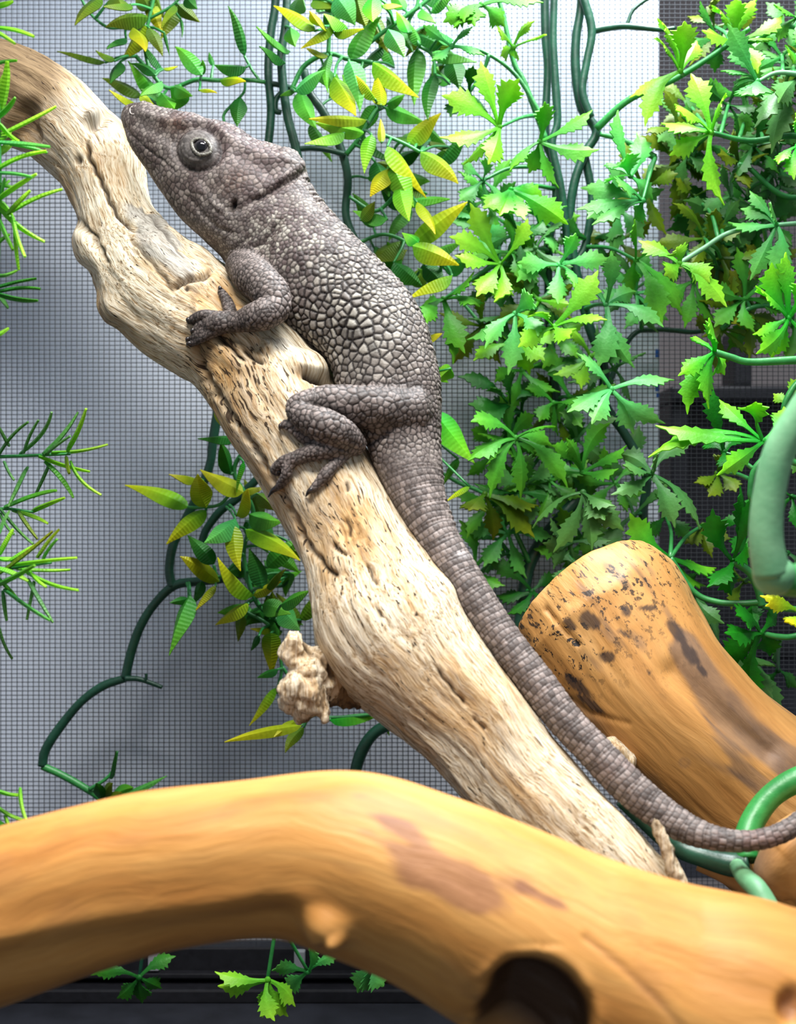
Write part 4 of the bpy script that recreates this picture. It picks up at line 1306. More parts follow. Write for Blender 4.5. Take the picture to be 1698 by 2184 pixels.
CC = [(671, 66, 584, 13, 36, 'yellow'), (617, 110, 547, 57, 38, 'green'), (607, 134, 553, 99, 30, 'dark'), (626, 30, 646, -14, 44, 'grey'), (692, 56, 660, 24, 40, 'gold'), (706, 62, 712, -14, 34, 'green'), (711, 55, 642, 104, 24, 'yellow'), (699, 120, 654, 104, 28, 'gold'),
      (718, -6, 758, 54, 48, 'teal'), (711, 70, 776, 62, 26, 'yellow'), (749, 126, 813, 35, 44, 'green'), (762, -6, 781, 57, 48, 'olive'), (797, -10, 795, 47, 38, 'vivid'), (815, 12, 857, 14, 24, 'yellow'), (630, 195, 693, 150, 34, 'mint'), (632, 190, 598, 205, 20, 'green'),
      (641, 194, 675, 275, 38, 'green'), (706, 118, 700, 199, 16, 'green'), (744, 130, 768, 238, 40, 'mint'), (713, 165, 759, 247, 44, 'yellow'), (795, 134, 893, 208, 44, 'yellow'), (800, 212, 759, 162, 26, 'yellow'), (812, 224, 803, 154, 30, 'gold'), (826, 221, 863, 202, 30, 'green'),
      (822, 231, 910, 265, 38, 'green'), (781, 257, 659, 254, 26, 'gold'), (776, 284, 671, 262, 32, 'lime'), (734, 284, 650, 307, 32, 'lime'), (793, 288, 777, 370, 28, 'lime'), (814, 304, 812, 255, 14, 'gold'), (873, 306, 940, 242, 36, 'yellow'), (826, 313, 909, 422, 48, 'yellow'),
      (897, 325, 977, 392, 46, 'yellow'), (838, 353, 882, 442, 44, 'lime'), (890, 104, 884, 224, 38, 'green'), (928, 160, 913, 257, 30, 'dark'), (895, 99, 863, 38, 28, 'green'), (828, 63, 863, 122, 38, 'mint'), (967, 86, 903, 57, 36, 'teal'), (922, 113, 1017, 133, 38, 'green'),
      (826, 468, 753, 450, 36, 'green'), (852, 395, 873, 472, 40, 'lime'), (878, 522, 997, 431, 42, 'yellow'), (880, 525, 979, 566, 46, 'yellow'), (892, 518, 857, 497, 30, 'vivid'), (965, 588, 872, 638, 40, 'yellow'), (858, 515, 798, 562, 54, 'olive'), (890, 432, 928, 500, 26, 'gold'),
      (903, 568, 948, 612, 36, 'dark'), (896, 720, 943, 712, 26, 'gold'), (962, 786, 925, 824, 30, 'lime'), (926, 878, 1012, 988, 50, 'vivid'), (932, 788, 956, 816, 30, 'vivid'), (978, 979, 944, 1037, 16, 'green'), (1002, 1038, 951, 1071, 12, 'yellow'), (860, 430, 960, 425, 34, 'green'),
      (770, 470, 800, 430, 26, 'olive'), (770, 300, 850, 350, 30, 'dark'), (800, 345, 830, 420, 40, 'dark'), (830, 360, 790, 420, 36, 'gold'), (840, 560, 900, 610, 46, 'dark'), (820, 580, 880, 660, 46, 'dark'), (690, 140, 720, 200, 38, 'green'), (765, 190, 730, 160, 36, 'green'),
      (740, 60, 690, 30, 40, 'lime'), (860, 20, 830, -20, 30, 'green'), (900, 20, 930, 50, 30, 'green'), (870, 70, 845, 25, 26, 'vivid'), (960, 1200, 1010, 1280, 30, 'dark'), (620, 60, 630, 100, 30, 'green')]
for a in CC:
    v1.lance(*a, D=(0.478 if a[5] in ('yellow', 'gold', 'lime', 'vivid', 'mint') else 0.492) + random.uniform(-0.008, 0.010))
for k in range(46):                                        # the denser growth behind
    x, y = random.choice([(random.uniform(640, 960), random.uniform(-10, 330)), (random.uniform(770, 960), random.uniform(330, 620))])
    a = random.uniform(0, 2 * math.pi); L = random.uniform(55, 100)
    v1.lance(x, y, x + L * math.cos(a), y + L * math.sin(a), random.uniform(24, 40), random.choice(['dark', 'olive', 'green', 'green']), D=random.uniform(0.500, 0.514))

# ---------------- the lower loop of a second vine of the same kind
v2 = Vine('artificial_vine', (480, 800, 0.505), 'plastic vine looping bare and dark green down the screen below the pale branch')
v2.stem([(500, 780), (470, 860), (456, 930), (448, 990), (425, 1050), (395, 1110), (370, 1160), (361, 1215), (368, 1252)], 10, 0.506)
v2.stem([(520, 1222), (470, 1236), (425, 1240), (372, 1249), (330, 1288), (300, 1335), (280, 1390), (267, 1447)], 9.5, 0.506)
v2.stem([(267, 1447), (220, 1463), (172, 1498), (125, 1555), (97, 1600), (90, 1634)], (9, 10), 0.506)
v2.stem([(267, 1447), (295, 1448), (320, 1456), (346, 1466)], (6, 4), 0.503, None, 'twig')
v2.stem([(310, 1452), (312, 1442), (311, 1437)], 3, 0.502, None, 'twig')
v2.stem([(90, 1634), (130, 1652), (180, 1680), (215, 1706), (222, 1740)], (8, 7), 0.506, MAT_STEM_G)
v2.stem([(190, 1684), (225, 1662), (242, 1640), (250, 1602)], (4, 3), 0.504, MAT_STEM_G, 'twig')
v2.stem([(560, 1010), (510, 1060), (470, 1090), (440, 1130), (430, 1160)], 9, 0.507)
v2.stem([(560, 900), (520, 960), (500, 1010), (540, 1090), (520, 1180), (545, 1280), (600, 1330)], 5, 0.497, MAT_STEM_G, 'twig')
v2.stem([(500, 1040), (470, 1075), (430, 1082), (400, 1082)], 3.5, 0.49, MAT_STEM_G, 'twig')
v2.stem([(520, 1180), (470, 1230), (455, 1205)], 3.5, 0.494, MAT_STEM_G, 'twig')
v2.stem([(545, 1275), (520, 1300), (580, 1340), (600, 1420), (590, 1480)], 4, 0.497, MAT_STEM_G, 'twig')
v2.stem([(600, 1420), (660, 1500), (700, 1530), (830, 1520)], 4, 0.498, MAT_STEM_G, 'twig')
v2.stem([(880, 1530), (842, 1541), (800, 1562), (772, 1602), (756, 1660), (750, 1760)], 13, 0.495)
DD = [(502, 938, 422, 936, 26, 'dark'), (492, 1012, 470, 944, 32, 'dark'), (418, 1022, 360, 1012, 26, 'gold'), (519, 1050, 427, 1002, 42, 'gold'), (440, 1082, 422, 1011, 42, 'gold'), (402, 1082, 266, 1035, 38, 'yellow'), (440, 1088, 355, 1161, 34, 'yellow'),
      (505, 1100, 530, 1043, 38, 'gold'), (500, 1122, 513, 1218, 34, 'gold'), (524, 1130, 640, 1196, 40, 'yellow'), (457, 1203, 400, 1142, 34, 'dark'), (467, 1240, 384, 1187, 34, 'gold'), (540, 1270, 464, 1189, 44, 'yellow'), (559, 1253, 531, 1170, 34, 'dark'),
      (502, 1107, 436, 1158, 42, 'teal'), (532, 1097, 603, 1113, 42, 'green'), (567, 1258, 610, 1214, 22, 'olive'), (522, 1048, 568, 1037, 18, 'gold'), (549, 1053, 590, 1090, 30, 'olive'), (460, 1250, 418, 1302, 18, 'gold'), (406, 1270, 361, 1398, 42, 'green'), (402, 1277, 362, 1286, 16, 'dark'),
      (530, 1288, 460, 1333, 32, 'gold'), (514, 1312, 508, 1368, 22, 'olive'), (578, 1350, 580, 1440, 36, 'yellow'), (602, 1348, 534, 1341, 26, 'yellow'), (552, 1357, 536, 1388, 14, 'dark'), (592, 1428, 549, 1446, 18, 'dark'), (588, 1468, 532, 1548, 18, 'yellow'),
      (643, 1548, 479, 1583, 24, 'gold'), (631, 1536, 584, 1572, 20, 'gold'), (648, 1552, 608, 1606, 22, 'olive'), (704, 1537, 824, 1519, 26, 'vivid'), (829, 1524, 830, 1569, 12, 'vivid'), (570, 1210, 640, 1150, 36, 'green'), (600, 1290, 660, 1260, 34, 'green'), (600, 1300, 640, 1345, 44, 'teal'),
      (560, 1020, 600, 1000, 30, 'dark'), (560, 1290, 620, 1310, 40, 'green'), (540, 1270, 600, 1240, 22, 'gold'), (430, 1240, 410, 1290, 22, 'dark'), (470, 860, 480, 915, 26, 'gold'), (520, 985, 505, 1050, 14, 'vivid')]
for a in DD: v2.lance(*a, D=0.488 + random.uniform(-0.01, 0.01))
for k in range(26):
    x, y = random.uniform(520, 650), random.uniform(940, 1340)
    a = random.uniform(0, 2 * math.pi); L = random.uniform(50, 90)
    v2.lance(x, y, x + L * math.cos(a), y + L * math.sin(a), random.uniform(24, 38), random.choice(['dark', 'dark', 'green', 'olive']), D=random.uniform(0.500, 0.514))
for (bx, by, tx, ty, w, kd_) in ((235, 1660, 248, 1602, 18, 'dark'), (222, 1700, 240, 1670, 24, 'olive'), (240, 1700, 285, 1680, 26, 'green'), (240, 1710, 356, 1655, 16, 'teal'), (215, 1706, 205, 1670, 22, 'dark'), (225, 1720, 280, 1715, 28, 'green'), (222, 1715, 260, 1690, 22, 'olive')):
    v2.lance(bx, by, tx, ty, w, kd_, D=0.5, pet=False)

# ---------------- saw toothed finger leaves in front of the white board
v3 = Vine('artificial_vine', (1200, -160, 0.51), 'plastic vine with saw toothed finger leaves on dark stems in front of the white board')
v3.stem([(1160, -150), (1163, 60), (1168, 150), (1163, 290), (1178, 340), (1186, 420), (1172, 520), (1170, 640), (1176, 760), (1190, 860)], 9, 0.511)
v3.stem([(1184, -150), (1182, 0), (1180, 90), (1186, 200), (1189, 262), (1178, 310), (1196, 400), (1206, 480), (1212, 560)], 8.5, 0.506)
v3.stem([(1240, -150), (1240, 0), (1229, 80), (1228, 150), (1240, 230), (1272, 280), (1246, 330), (1224, 395), (1216, 470), (1226, 560), (1255, 690), (1288, 780), (1290, 860), (1332, 925), (1378, 1015), (1372, 1110), (1400, 1230)], 10, 0.509)
v3.stem([(1240, -20), (1262, 62), (1252, 130), (1242, 195), (1260, 250)], 9, 0.505)
v3.stem([(1246, 330), (1262, 420), (1250, 520), (1228, 560)], 9, 0.512)
v3.stem([(1262, 66), (1292, 60), (1335, 56), (1408, 63), (1440, 60)], (9, 4), 0.506, None, 'twig')
v3.stem([(1338, 52), (1352, 20), (1395, -12)], 4, 0.506, None, 'twig')
v3.stem([(1272, 275), (1340, 214), (1440, 168), (1530, 112), (1600, 60)], (8, 5), (0.505, 0.48), MAT_STEM_G, 'twig')
v3.stem([(1280, 286), (1330, 300), (1398, 336)], (5, 7), 0.503, MAT_STEM_G, 'twig')
v3.stem([(1250, 1050), (1208, 1092), (1160, 1150), (1127, 1210), (1112, 1310), (1105, 1400)], 14, 0.509)
v3.stem([(1290, 840), (1345, 720), (1400, 703), (1470, 708), (1500, 706)], (6, 5), 0.517, None, 'twig')
v3.stem([(1165, 300), (1120, 180), (1095, 130), (1070, 20), (1040, -60)], (6, 5), 0.508, MAT_STEM_G, 'twig')
v3.stem([(1160, 255), (1100, 160), (1030, 110), (960, 95)], (5, 4), 0.505, MAT_STEM_G, 'twig')
v3.stem([(1172, 560), (1120, 575), (1066, 563), (1000, 600), (946, 640)], (6, 4), 0.503, MAT_STEM_G, 'twig')
v3.stem([(1200, 1000), (1150, 960), (1100, 930), (1090, 870)], (6, 5), 0.506, MAT_STEM_G, 'twig')
v3.stem([(1130, 1200), (1080, 1100), (1034, 1054), (980, 1030), (945, 1010)], (6, 4), 0.507, MAT_STEM_G, 'twig')
v3.stem([(1130, 1195), (1090, 1180), (1050, 1195), (1020, 1230)], (4, 4), 0.508, MAT_STEM_G, 'twig')
PP = [(1065, 271, [(942, 204), (1025, 130), (1108, 168), (937, 293), (988, 351), (1041, 351)], 'lime', 0.474), (1152, 302, [(1264, 235), (1278, 319), (1162, 217), (1192, 402), (1128, 370), (1088, 365)], 'green', 0.482),
      (1030, 385, [(984, 348), (1036, 336), (1078, 422), (978, 430), (1060, 452)], 'teal', 0.498), (1095, 101, [(1166, 74), (1140, 45), (1063, 66), (1099, 124), (1068, 120)], 'lime', 0.494),
      (1027, 10, [(1159, 6), (1076, 58), (1013, 56), (968, 60), (945, 48), (990, 48)], 'green', 0.485), (964, 99, [(903, 53), (1008, 58), (1034, 119), (920, 130)], 'teal', 0.497),
      (1451, 151, [(1400, 80), (1402, 40), (1460, 45), (1343, 209), (1376, 271), (1486, 88)], 'lime', 0.470), (1345, 375, [(1294, 348), (1338, 328), (1358, 282), (1318, 235), (1290, 384), (1392, 424)], 'mint', 0.486),
      (1066, 563, [(1003, 433), (1126, 466), (958, 505), (1054, 645), (1016, 633), (1096, 632), (970, 545)], 'lime', 0.480), (946, 638, [(1023, 655), (992, 754), (910, 692), (1011, 580), (898, 655), (966, 777)], 'green', 0.484),
      (1099, 669, [(1148, 718), (1084, 800), (996, 725), (1136, 629), (1034, 744)], 'mint', 0.474), (1092, 735, [(1162, 770), (1010, 770), (1200, 700), (1130, 800)], 'lime', 0.490), (1090, 405, [(1162, 426), (1212, 479), (1030, 444), (1066, 461), (1120, 470)], 'vivid', 0.484),
      (1371, 428, [(1263, 480), (1230, 447), (1238, 401), (1320, 398), (1352, 470)], 'teal', 0.478), (1192, 565, [(1302, 553), (1228, 497), (1103, 560), (1102, 602), (1190, 649), (1224, 613)], 'mint', 0.478),
      (1182, 697, [(1276, 577), (1295, 683), (1105, 741), (1216, 722), (1142, 668)], 'lime', 0.470), (1293, 650, [(1354, 785), (1303, 535), (1415, 698), (1264, 598), (1272, 788), (1356, 622)], 'teal', 0.478),
      (1357, 555, [(1354, 628), (1412, 694), (1354, 468), (1455, 673), (1396, 520)], 'green', 0.484),
      (1100, 934, [(1004, 900), (1185, 910), (999, 983), (1045, 1062), (1110, 1065), (1211, 1040), (1178, 952)], 'green', 0.478), (1242, 1007, [(1176, 950), (1208, 935), (1302, 902), (1337, 950), (1169, 1000), (1320, 1000)], 'green', 0.484),
      (1244, 1050, [(1136, 1127), (1180, 1178), (1263, 1174), (1332, 1132), (1312, 1080), (1290, 1110)], 'grey', 0.476), (1088, 864, [(976, 804), (1029, 896), (998, 862), (1088, 788), (1161, 837), (1046, 826)], 'dark', 0.499),
      (1034, 1054, [(1052, 1153), (1140, 1147), (1149, 1079), (1000, 1090)], 'olive', 0.492), (1304, 830, [(1438, 811), (1419, 903), (1351, 926), (1210, 880), (1229, 753), (1262, 905)], 'mint', 0.468),
      (1135, 1262, [(1058, 1270), (1078, 1312), (1152, 1305), (1194, 1230), (1040, 1200)], 'dark', 0.503), (1225, 1200, [(1262, 1255), (1192, 1175), (1180, 1250), (1290, 1190)], 'grey', 0.495), (1390, 1012, [(1493, 1129), (1440, 1126), (1482, 945), (1328, 992), (1320, 968), (1303, 1056), (1402, 968)], 'grey', 0.474),
      (1260, 760, [(1210, 700), (1310, 740), (1240, 830), (1180, 800)], 'lime', 0.496), (1150, 480, [(1100, 520), (1210, 440), (1180, 540), (1120, 430)], 'teal', 0.505), (1020, 480, [(960, 450), (1080, 520), (1040, 540), (1000, 420)], 'teal', 0.506),
      (1000, 200, [(960, 250), (1040, 240), (1010, 140), (960, 170)], 'dark', 0.508), (1180, 860, [(1120, 830), (1240, 850), (1190, 930), (1150, 900)], 'green', 0.497), (1150, 640, [(1100, 700), (1220, 650), (1150, 720), (1080, 610)], 'lime', 0.500)]
for (x, y, tips, kind, D) in PP: v3.palm(x, y, tips, kind, D)
for k in range(52):
    x, y = random.uniform(970, 1380), random.uniform(380, 1220)
    if y > 760 and x < 1010: continue
    a0 = random.uniform(0, 6.28); n = random.randint(4, 6)
    tips = [(x + random.uniform(60, 115) * math.cos(a0 + q * 6.28 / n), y + random.uniform(60, 115) * math.sin(a0 + q * 6.28 / n)) for q in range(n)]
    v3.palm(x, y, tips, random.choice(['green', 'dark', 'olive', 'green', 'grey', 'teal']), random.uniform(0.498, 0.515), tw=1.0)

# ---------------- the same leaves on the right, in front of the dark room
v4 = Vine('artificial_vine', (1760, 120, 0.47), 'plastic vine with long curling finger leaves in front of the grey room wall')
v4.stem([(1900, -100), (1820, 60), (1780, 200), (1800, 340), (1770, 480), (1800, 660), (1760, 780), (1790, 930)], 10, 0.465)
v4.stem([(1780, 200), (1720, 165), (1660, 155), (1616, 174)], (7, 4), (0.465, 0.462), MAT_STEM_P, 'twig')
v4.stem([(1790, 320), (1700, 290), (1600, 300), (1517, 283)], (7, 5), (0.47, 0.466), MAT_STEM_G, 'twig')
v4.stem([(1770, 480), (1720, 476), (1656, 480)], (6, 5), 0.462, MAT_STEM_P, 'twig')
v4.stem([(1656, 480), (1560, 495), (1500, 530), (1449, 562)], (5, 5), 0.468, MAT_STEM_P, 'twig')
v4.stem([(1780, 200), (1700, 60), (1600, 90), (1560, 95)], (6, 5), 0.478, MAT_STEM_G, 'twig')
v4.stem([(1800, 660), (1720, 660), (1611, 654), (1538, 702)], (6, 5), 0.49, MAT_STEM_G, 'twig')
v4.stem([(1800, 400), (1680, 420), (1600, 360), (1575, 350)], (6, 5), 0.488, MAT_STEM_G, 'twig')
QQ = [(1449, 562, [(1444, 527), (1417, 588), (1514, 603), (1550, 655), (1362, 514)], 'lime', 0.466), (1517, 283, [(1474, 158), (1441, 235), (1410, 263), (1428, 332), (1545, 438), (1549, 199)], 'lime', 0.464), (1616, 174, [(1552, 50), (1557, 93), (1537, 152), (1564, 176), (1582, 205), (1612, 205)], 'teal', 0.460), (1569, 90, [(1617, -4), (1649, 83), (1670, 33), (1570, -6), (1518, 12), (1497, 65), (1617, 157)], 'lime', 0.476),
      (1705, 165, [(1646, 328), (1610, 273), (1660, 220), (1730, 300)], 'grey', 0.468), (1702, 312, [(1660, 351), (1697, 241), (1694, 384), (1760, 330)], 'vivid', 0.450), (1575, 350, [(1686, 278), (1632, 330), (1600, 402), (1560, 288), (1530, 330)], 'olive', 0.495), (1656, 480, [(1553, 474), (1599, 408), (1600, 598), (1640, 433), (1580, 446), (1640, 590)], 'teal', 0.462),
      (1682, 678, [(1612, 610), (1606, 714), (1613, 755), (1644, 765), (1646, 560), (1676, 538), (1720, 590), (1740, 740)], 'vivid', 0.445), (1538, 702, [(1484, 695), (1613, 706), (1613, 758), (1538, 800), (1575, 655)], 'olive', 0.505), (1611, 654, [(1492, 553), (1556, 577), (1525, 641), (1560, 690)], 'olive', 0.498),
      (1480, 420, [(1430, 470), (1540, 470), (1500, 520), (1440, 380), (1540, 380)], 'olive', 0.503), (1560, 420, [(1500, 450), (1620, 470), (1580, 520), (1540, 350)], 'grey', 0.496), (1660, 400, [(1600, 430), (1720, 440), (1680, 480), (1640, 340)], 'dark', 0.503), (1640, 560, [(1590, 520), (1700, 530), (1650, 640), (1580, 600)], 'olive', 0.503),
      (1480, 600, [(1430, 650), (1530, 690), (1460, 700), (1520, 560)], 'green', 0.490), (1540, 520, [(1480, 490), (1600, 530), (1570, 580), (1500, 570)], 'dark', 0.504), (1470, 330, [(1420, 300), (1520, 360), (1450, 400), (1500, 280)], 'grey', 0.492), (1620, 280, [(1560, 250), (1680, 250), (1640, 340), (1570, 320)], 'dark', 0.500),
      (1700, 40, [(1650, 10), (1660, 90), (1720, 110), (1740, 10)], 'green', 0.480), (1700, 120, [(1683, 118), (1720, 180), (1760, 100)], 'vivid', 0.452)]
for (x, y, tips, kind, D) in QQ: v4.palm(x, y, tips, kind, D, pmat=MAT_STEM_P if kind in ('teal', 'grey') else None)
for k in range(36):
    x, y = random.uniform(1440, 1740), random.uniform(20, 720)
    a0 = random.uniform(0, 6.28); n = random.randint(4, 6)
    tips = [(x + random.uniform(60, 115) * math.cos(a0 + q * 6.28 / n), y + random.uniform(60, 115) * math.sin(a0 + q * 6.28 / n)) for q in range(n)]
    v4.palm(x, y, tips, random.choice(['olive', 'dark', 'olive', 'grey', 'green', 'teal']), random.uniform(0.488, 0.514), tw=1.0)

# ---------------- bright leaves over the black rack and beside the sawn limb
v5 = Vine('artificial_vine', (1760, 1000, 0.42), 'plastic vine with glossy bright green finger leaves beside the sawn driftwood limb')
v5.stem([(1880, 700), (1800, 765), (1698, 768), (1600, 772), (1560, 762), (1524, 751)], (10, 7), (0.425, 0.428), MAT_STEM_G)
v5.stem([(1860, 860), (1790, 960), (1760, 1080), (1780, 1230), (1750, 1360), (1800, 1480)], 11, 0.43, MAT_STEM_G)
v5.stem([(1760, 1000), (1690, 985), (1650, 960), (1628, 941)], (8, 6), 0.43, MAT_STEM_G, 'twig')
v5.stem([(1650, 960), (1610, 1000), (1600, 1050), (1606, 1068)], (7, 6), 0.44, MAT_STEM_G, 'twig')
v5.stem([(1564, 1197), (1600, 1222), (1618, 1260), (1625, 1292)], (8, 9), 0.45, MAT_STEM_G, 'twig')
v5.stem([(1625, 1284), (1580, 1287), (1530, 1284), (1480, 1262), (1430, 1190)], (7, 6), (0.45, 0.46), MAT_STEM_G, 'twig')
v5.stem([(1780, 1330), (1700, 1356), (1660, 1358), (1623, 1350)], (8, 6), 0.45, MAT_STEM_G, 'twig')
v5.stem([(1700, 900), (1672, 880), (1690, 830), (1740, 780)], 7, 0.44, MAT_STEM_G, 'twig')
v5.stem([(1625, 1292), (1700, 1300), (1770, 1300)], 7, 0.45, MAT_STEM_G, 'twig')
RR = [(1628, 941, [(1383, 976), (1398, 908), (1534, 853), (1612, 858), (1529, 1014), (1672, 868)], 'vivid', 0.424), (1430, 1190, [(1343, 1094), (1263, 1187), (1283, 1252), (1360, 1268), (1460, 1284), (1505, 1250), (1528, 1212)], 'vivid', 0.455), (1524, 751, [(1512, 678), (1483, 718), (1446, 802), (1466, 884), (1512, 872), (1545, 800)], 'vivid', 0.428),
      (1545, 965, [(1521, 832), (1560, 1000), (1500, 930), (1570, 920)], 'deep', 0.445), (1564, 1197, [(1520, 1085), (1579, 1036), (1606, 1052), (1508, 1253), (1600, 1170), (1560, 1270)], 'deep', 0.452), (1623, 1350, [(1570, 1313), (1606, 1287), (1531, 1402), (1545, 1350), (1642, 1399), (1614, 1514), (1660, 1300)], 'deep', 0.448),
      (1480, 1268, [(1533, 1388), (1466, 1262), (1545, 1330), (1500, 1350)], 'grey', 0.478), (1712, 1310, [(1621, 1271), (1633, 1293), (1673, 1326), (1760, 1280), (1750, 1360)], 'yellow', 0.400), (1600, 1400, [(1649, 1490), (1662, 1532), (1558, 1418), (1640, 1420), (1590, 1480)], 'grey', 0.480),
      (1690, 1060, [(1640, 1090), (1640, 1020), (1750, 1080), (1700, 1130)], 'deep', 0.470), (1680, 1180, [(1640, 1230), (1730, 1230), (1650, 1140)], 'dark', 0.480), (1690, 860, [(1672, 905), (1710, 810), (1650, 840), (1690, 940)], 'lime', 0.44), (1700, 960, [(1690, 1010), (1650, 1000), (1740, 1000)], 'green', 0.455),
      (1530, 1010, [(1480, 1030), (1570, 1050), (1510, 1060), (1540, 970)], 'olive', 0.492), (1500, 1120, [(1460, 1160), (1560, 1150), (1520, 1190)], 'olive', 0.495), (1420, 1100, [(1380, 1140), (1470, 1150), (1400, 1060)], 'dark', 0.49), (1590, 1240, [(1560, 1300), (1640, 1250), (1550, 1220)], 'olive', 0.488),
      (1660, 1430, [(1620, 1460), (1700, 1470), (1650, 1380)], 'dark', 0.49), (1440, 1230, [(1400, 1260), (1480, 1240), (1420, 1180)], 'dark', 0.492), (1590, 1120, [(1560, 1180), (1640, 1150), (1600, 1060), (1540, 1110)], 'deep', 0.478)]
for (x, y, tips, kind, D) in RR: v5.palm(x, y, tips, kind, D)

# ---------------- thick pale vine close to the lens on the right
v6 = Vine('artificial_vine', (1720, 860, 0.29), 'thick pale green bare vine stem bending sharply at a rounded node')
v6.stem([(2500, 60), (2150, 380), (1900, 640), (1790, 760), (1712, 880), (1662, 965), (1640, 1060), (1634, 1150), (1646, 1228)], (30, 38), (0.285, 0.292), MAT_STEM_P)
v6.stem([(1646, 1222), (1690, 1238), (1760, 1228), (1860, 1250), (2150, 1260), (2500, 1150)], (40, 34), 0.294, MAT_STEM_G)
nd = ellipsoid(P(1652, 1228, 0.293), (0.0052, 0.0052, 0.0050), 20, 12)
obj('node', nd[0], nd[1], MAT_STEM_P, v6.o)
v7 = Vine('artificial_vine', (1640, 1740, 0.36), 'thick dark green vine stem looping over the amber wood under the tail tip')
v7.stem([(1330, 1700, 0.372), (1430, 1796, 0.370), (1500, 1828, 0.366), (1560, 1844, 0.364), (1600, 1842, 0.362)], (22, 26), 0.36, MAT_STEM)
v7.stem([(1596, 1835, 0.362), (1592, 1790, 0.366), (1612, 1740, 0.370), (1650, 1694, 0.372), (1710, 1660, 0.372), (1800, 1640, 0.370)], (24, 28), 0.36, MAT_STEM_G)
v7.stem([(1572, 1846, 0.346), (1590, 1872, 0.338), (1618, 1900, 0.331), (1650, 1960, 0.326)], (16, 28), 0.355, MAT_STEM_P, 'leaf_stalk')

# ---------------- sprigs trailing on the tray under the front log
v8 = Vine('trailing_sprig', (571, 2040, 0.47), 'green finger leaf sprig trailing onto the black tray under the honey log', 'plant sprig')
v8.stem([(600, 1900), (588, 1980), (580, 2030), (571, 2086)], (4, 4), 0.46, MAT_STEM_G)
v8.palm(571, 2090, [(458, 2073), (465, 2103), (560, 2170), (586, 2178), (614, 2168), (629, 2147)], 'lime', 0.452, pet=False)
v8.palm(657, 2072, [(730, 2034), (580, 2070), (606, 2113), (662, 2012)], 'teal', 0.47, to=(600, 1960, 0.46))
v9 = Vine('trailing_sprig', (790, 2000, 0.47), 'blunt teal leaf sprig hanging under the honey log near its knot', 'plant sprig')
v9.stem([(770, 1880), (780, 1990), (786, 2035), (794, 2058)], (4, 5), 0.465, MAT_STEM_G)
v9.palm(794, 2058, [(763, 2117), (819, 2104), (846, 2060), (790, 2110)], 'teal', 0.462, w=0.6, pet=False)
v9.palm(850, 2020, [(842, 2062), (885, 2050), (920, 2058), (870, 2000)], 'lime', 0.47, to=(780, 1950, 0.465))
v10 = Vine('trailing_sprig', (297, 2040, 0.48), 'dim dark green sprig lying on the black tray in the shade', 'plant sprig')
v10.stem([(300, 1900), (310, 1990), (302, 2050), (297, 2085)], (4, 4), 0.485, MAT_STEM)
v10.palm(297, 2085, [(194, 2080), (375, 2040), (250, 2129), (304, 2139), (345, 2108)], 'dark', 0.475, pet=False)

# ---------------- needle leaved plant at the left edge, closer to the lens than the branch
def needles(label, base, stems, items, D):
    v = Vine('needle_plant', base, label, 'plant')
    for pts, r in stems: v.stem(pts, r, D, MAT_STEM_G)
    for it in items:
        bx, by, tx, ty, w, kind = it[:6]
        bend = it[6] if len(it) > 6 else random.uniform(-0.10, 0.14)
        c0, c1 = PAL[kind]
        dx, dy = tx - bx, ty - by
        Db = D + random.uniform(-0.004, 0.004); Dt = D + random.uniform(-0.016, 0.010)
        up = np.array([-dy, 0.0, -dx]) / max(1, math.hypot(dx, dy)) * (1 if bend > 0 else -1)
        up = np.array([up[0], -0.5, up[2]])
        part = ribbon(P(bx, by, Db), P(tx, ty, Dt), w * 1.5 * Db / FPX, up, abs(bend), prof_needle, 0.5, random.uniform(-0.4, 0.4), 0, 10, 3, jit(c0), jit(c1, 0.1), 1.0, 0.0007)
        REG.append((v.o.name, clash(v.o.name, part[0], part[1])[0]))
        mesh_obj('leaf', [part], MAT_LEAF, v.o)
NA = [(-6, 58, 72, 78, 9, 'lime'), (-6, 66, 32, 93, 9, 'lime'), (-8, 136, 36, 129, 7, 'green'), (-4, 252, 15, 130, 15, 'lime'), (-4, 252, 32, 208, 8, 'green'), (-8, 290, 119, 227, 10, 'lime'), (-4, 264, 40, 301, 11, 'lime', 0.25), (-6, 302, 106, 313, 9, 'teal'), (20, 306, 101, 326, 8, 'teal'),
      (-8, 360, 99, 322, 14, 'lime', -0.15), (-6, 368, 68, 378, 8, 'teal'), (-4, 428, 78, 371, 9, 'lime'), (18, 454, 133, 403, 10, 'lime', -0.1), (14, 456, 64, 406, 13, 'lime'), (-4, 443, 95, 516, 13, 'lime', 0.15), (24, 464, 53, 548, 12, 'lime'), (30, 470, 40, 576, 9, 'lime'), (-6, 466, 27, 533, 11, 'green'),
      (-8, 588, 36, 577, 7, 'green'), (-8, 612, 78, 594, 8, 'dark'), (-8, 622, 86, 616, 8, 'dark'), (-8, 628, 81, 641, 9, 'dark'), (-8, 622, 17, 658, 7, 'dark'), (-8, 716, 18, 700, 10, 'lime'), (-8, 14, 28, 2, 8, 'lime'), (-6, 330, 30, 300, 12, 'lime'), (-6, 410, 20, 385, 8, 'green'), (0, 215, 8, 160, 12, 'lime'), (-4, 300, 22, 282, 14, 'lime'),
      (-4, 430, 30, 470, 14, 'lime'), (0, 420, 10, 380, 10, 'teal'), (-6, 520, 20, 500, 8, 'green'), (-8, 390, 30, 400, 8, 'green')]
needles('bright green needle leaved plastic plant in front of the upper end of the branch', (-20, 400, 0.37), [([(-140, -400), (-60, -200), (-30, -40), (-14, 100), (-6, 260), (-4, 400), (-4, 450), (-12, 600), (-40, 760), (-120, 950), (-300, 1200)], 7)], NA, 0.372)
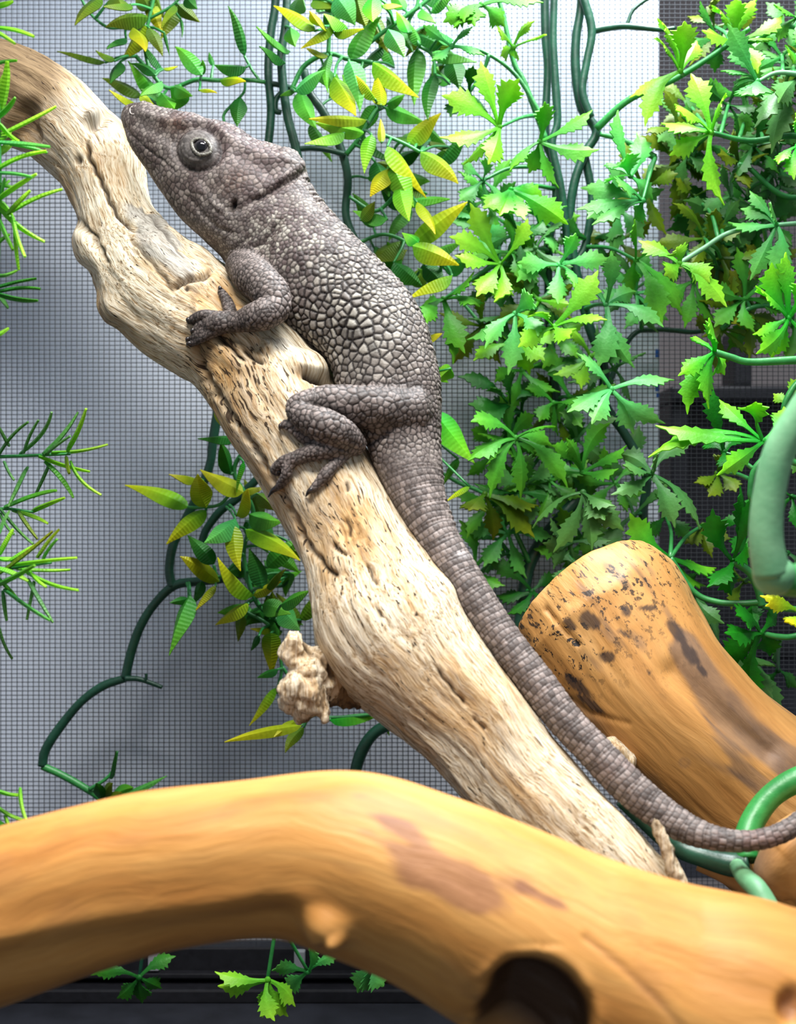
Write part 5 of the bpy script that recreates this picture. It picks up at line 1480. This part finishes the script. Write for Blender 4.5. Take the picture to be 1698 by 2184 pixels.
NB = [(43, 969, 110, 879, 7, 'grey'), (50, 966, 82, 896, 6, 'grey'), (92, 969, 166, 879, 7, 'grey'), (146, 962, 184, 872, 11, 'lime', 0.12), (110, 966, 230, 948, 7, 'lime'), (82, 974, 192, 1006, 8, 'lime', 0.1), (150, 985, 216, 1056, 8, 'lime', 0.2), (105, 988, 72, 1062, 7, 'grey'), (60, 997, 17, 1081, 7, 'grey'), (96, 983, 156, 1062, 8, 'green'),
      (8, 985, 30, 1024, 6, 'grey'), (-6, 974, 60, 900, 7, 'grey'), (10, 1080, 120, 1046, 10, 'green'), (69, 1093, 138, 1062, 10, 'lime'), (27, 1088, 102, 1117, 7, 'lime'), (0, 1086, 70, 1160, 7, 'grey'), (40, 1090, 80, 1150, 7, 'olive'), (140, 975, 148, 1010, 9, 'olive'), (20, 950, -6, 905, 7, 'grey'), (100, 968, 150, 930, 6, 'grey'), (0, 1095, 30, 1140, 6, 'grey')]
needles('grey green needle sprig reaching over the mesh beside the dark vine loop', (-10, 975, 0.39), [([(-420, 1010), (-200, 990), (-60, 978), (0, 974), (60, 972), (150, 968)], (5, 3)), ([(-420, 1150), (-200, 1130), (-60, 1100), (0, 1085), (70, 1092)], (5, 3))], NB, 0.402)
NC = [(-4, 1182, 28, 1128, 12, 'lime'), (-4, 1223, 112, 1133, 9, 'olive'), (78, 1189, 126, 1129, 8, 'olive'), (90, 1200, 122, 1150, 6, 'green'), (27, 1207, 164, 1190, 8, 'lime'), (46, 1214, 167, 1259, 10, 'lime', 0.12), (64, 1221, 99, 1252, 9, 'lime'), (-4, 1250, 74, 1206, 12, 'green'), (8, 1258, 106, 1323, 8, 'teal'), (5, 1262, 14, 1324, 10, 'teal'),
      (60, 1235, 113, 1328, 7, 'grey'), (72, 1240, 57, 1322, 7, 'grey'), (-4, 1210, 60, 1240, 9, 'lime'), (20, 1195, 80, 1160, 9, 'lime'), (30, 1210, 150, 1215, 7, 'lime'), (0, 1235, 40, 1280, 8, 'green'), (-6, 1330, 26, 1405, 6, 'grey'), (-4, 1190, 40, 1190, 10, 'lime'), (-4, 1140, 20, 1090, 7, 'grey')]
needles('bushy lime green needle sprig low on the mesh above the honey log', (-10, 1215, 0.38), [([(-420, 1320), (-200, 1280), (-60, 1240), (0, 1218), (50, 1208), (110, 1200)], (5, 3))], NC, 0.374)
ND = [(-6, 1688, 47, 1696, 9, 'lime', 0.15), (42, 1683, 58, 1755, 10, 'lime', 0.1), (-6, 1722, 52, 1750, 9, 'lime', 0.15), (10, 1742, 22, 1772, 9, 'lime'), (-6, 1750, 30, 1770, 9, 'green')]
needles('few lime needle leaves poking up from behind the honey log', (-20, 1730, 0.36), [([(-400, 2300), (-220, 2050), (-60, 1800), (-20, 1740), (-10, 1690)], 6)], ND, 0.362)
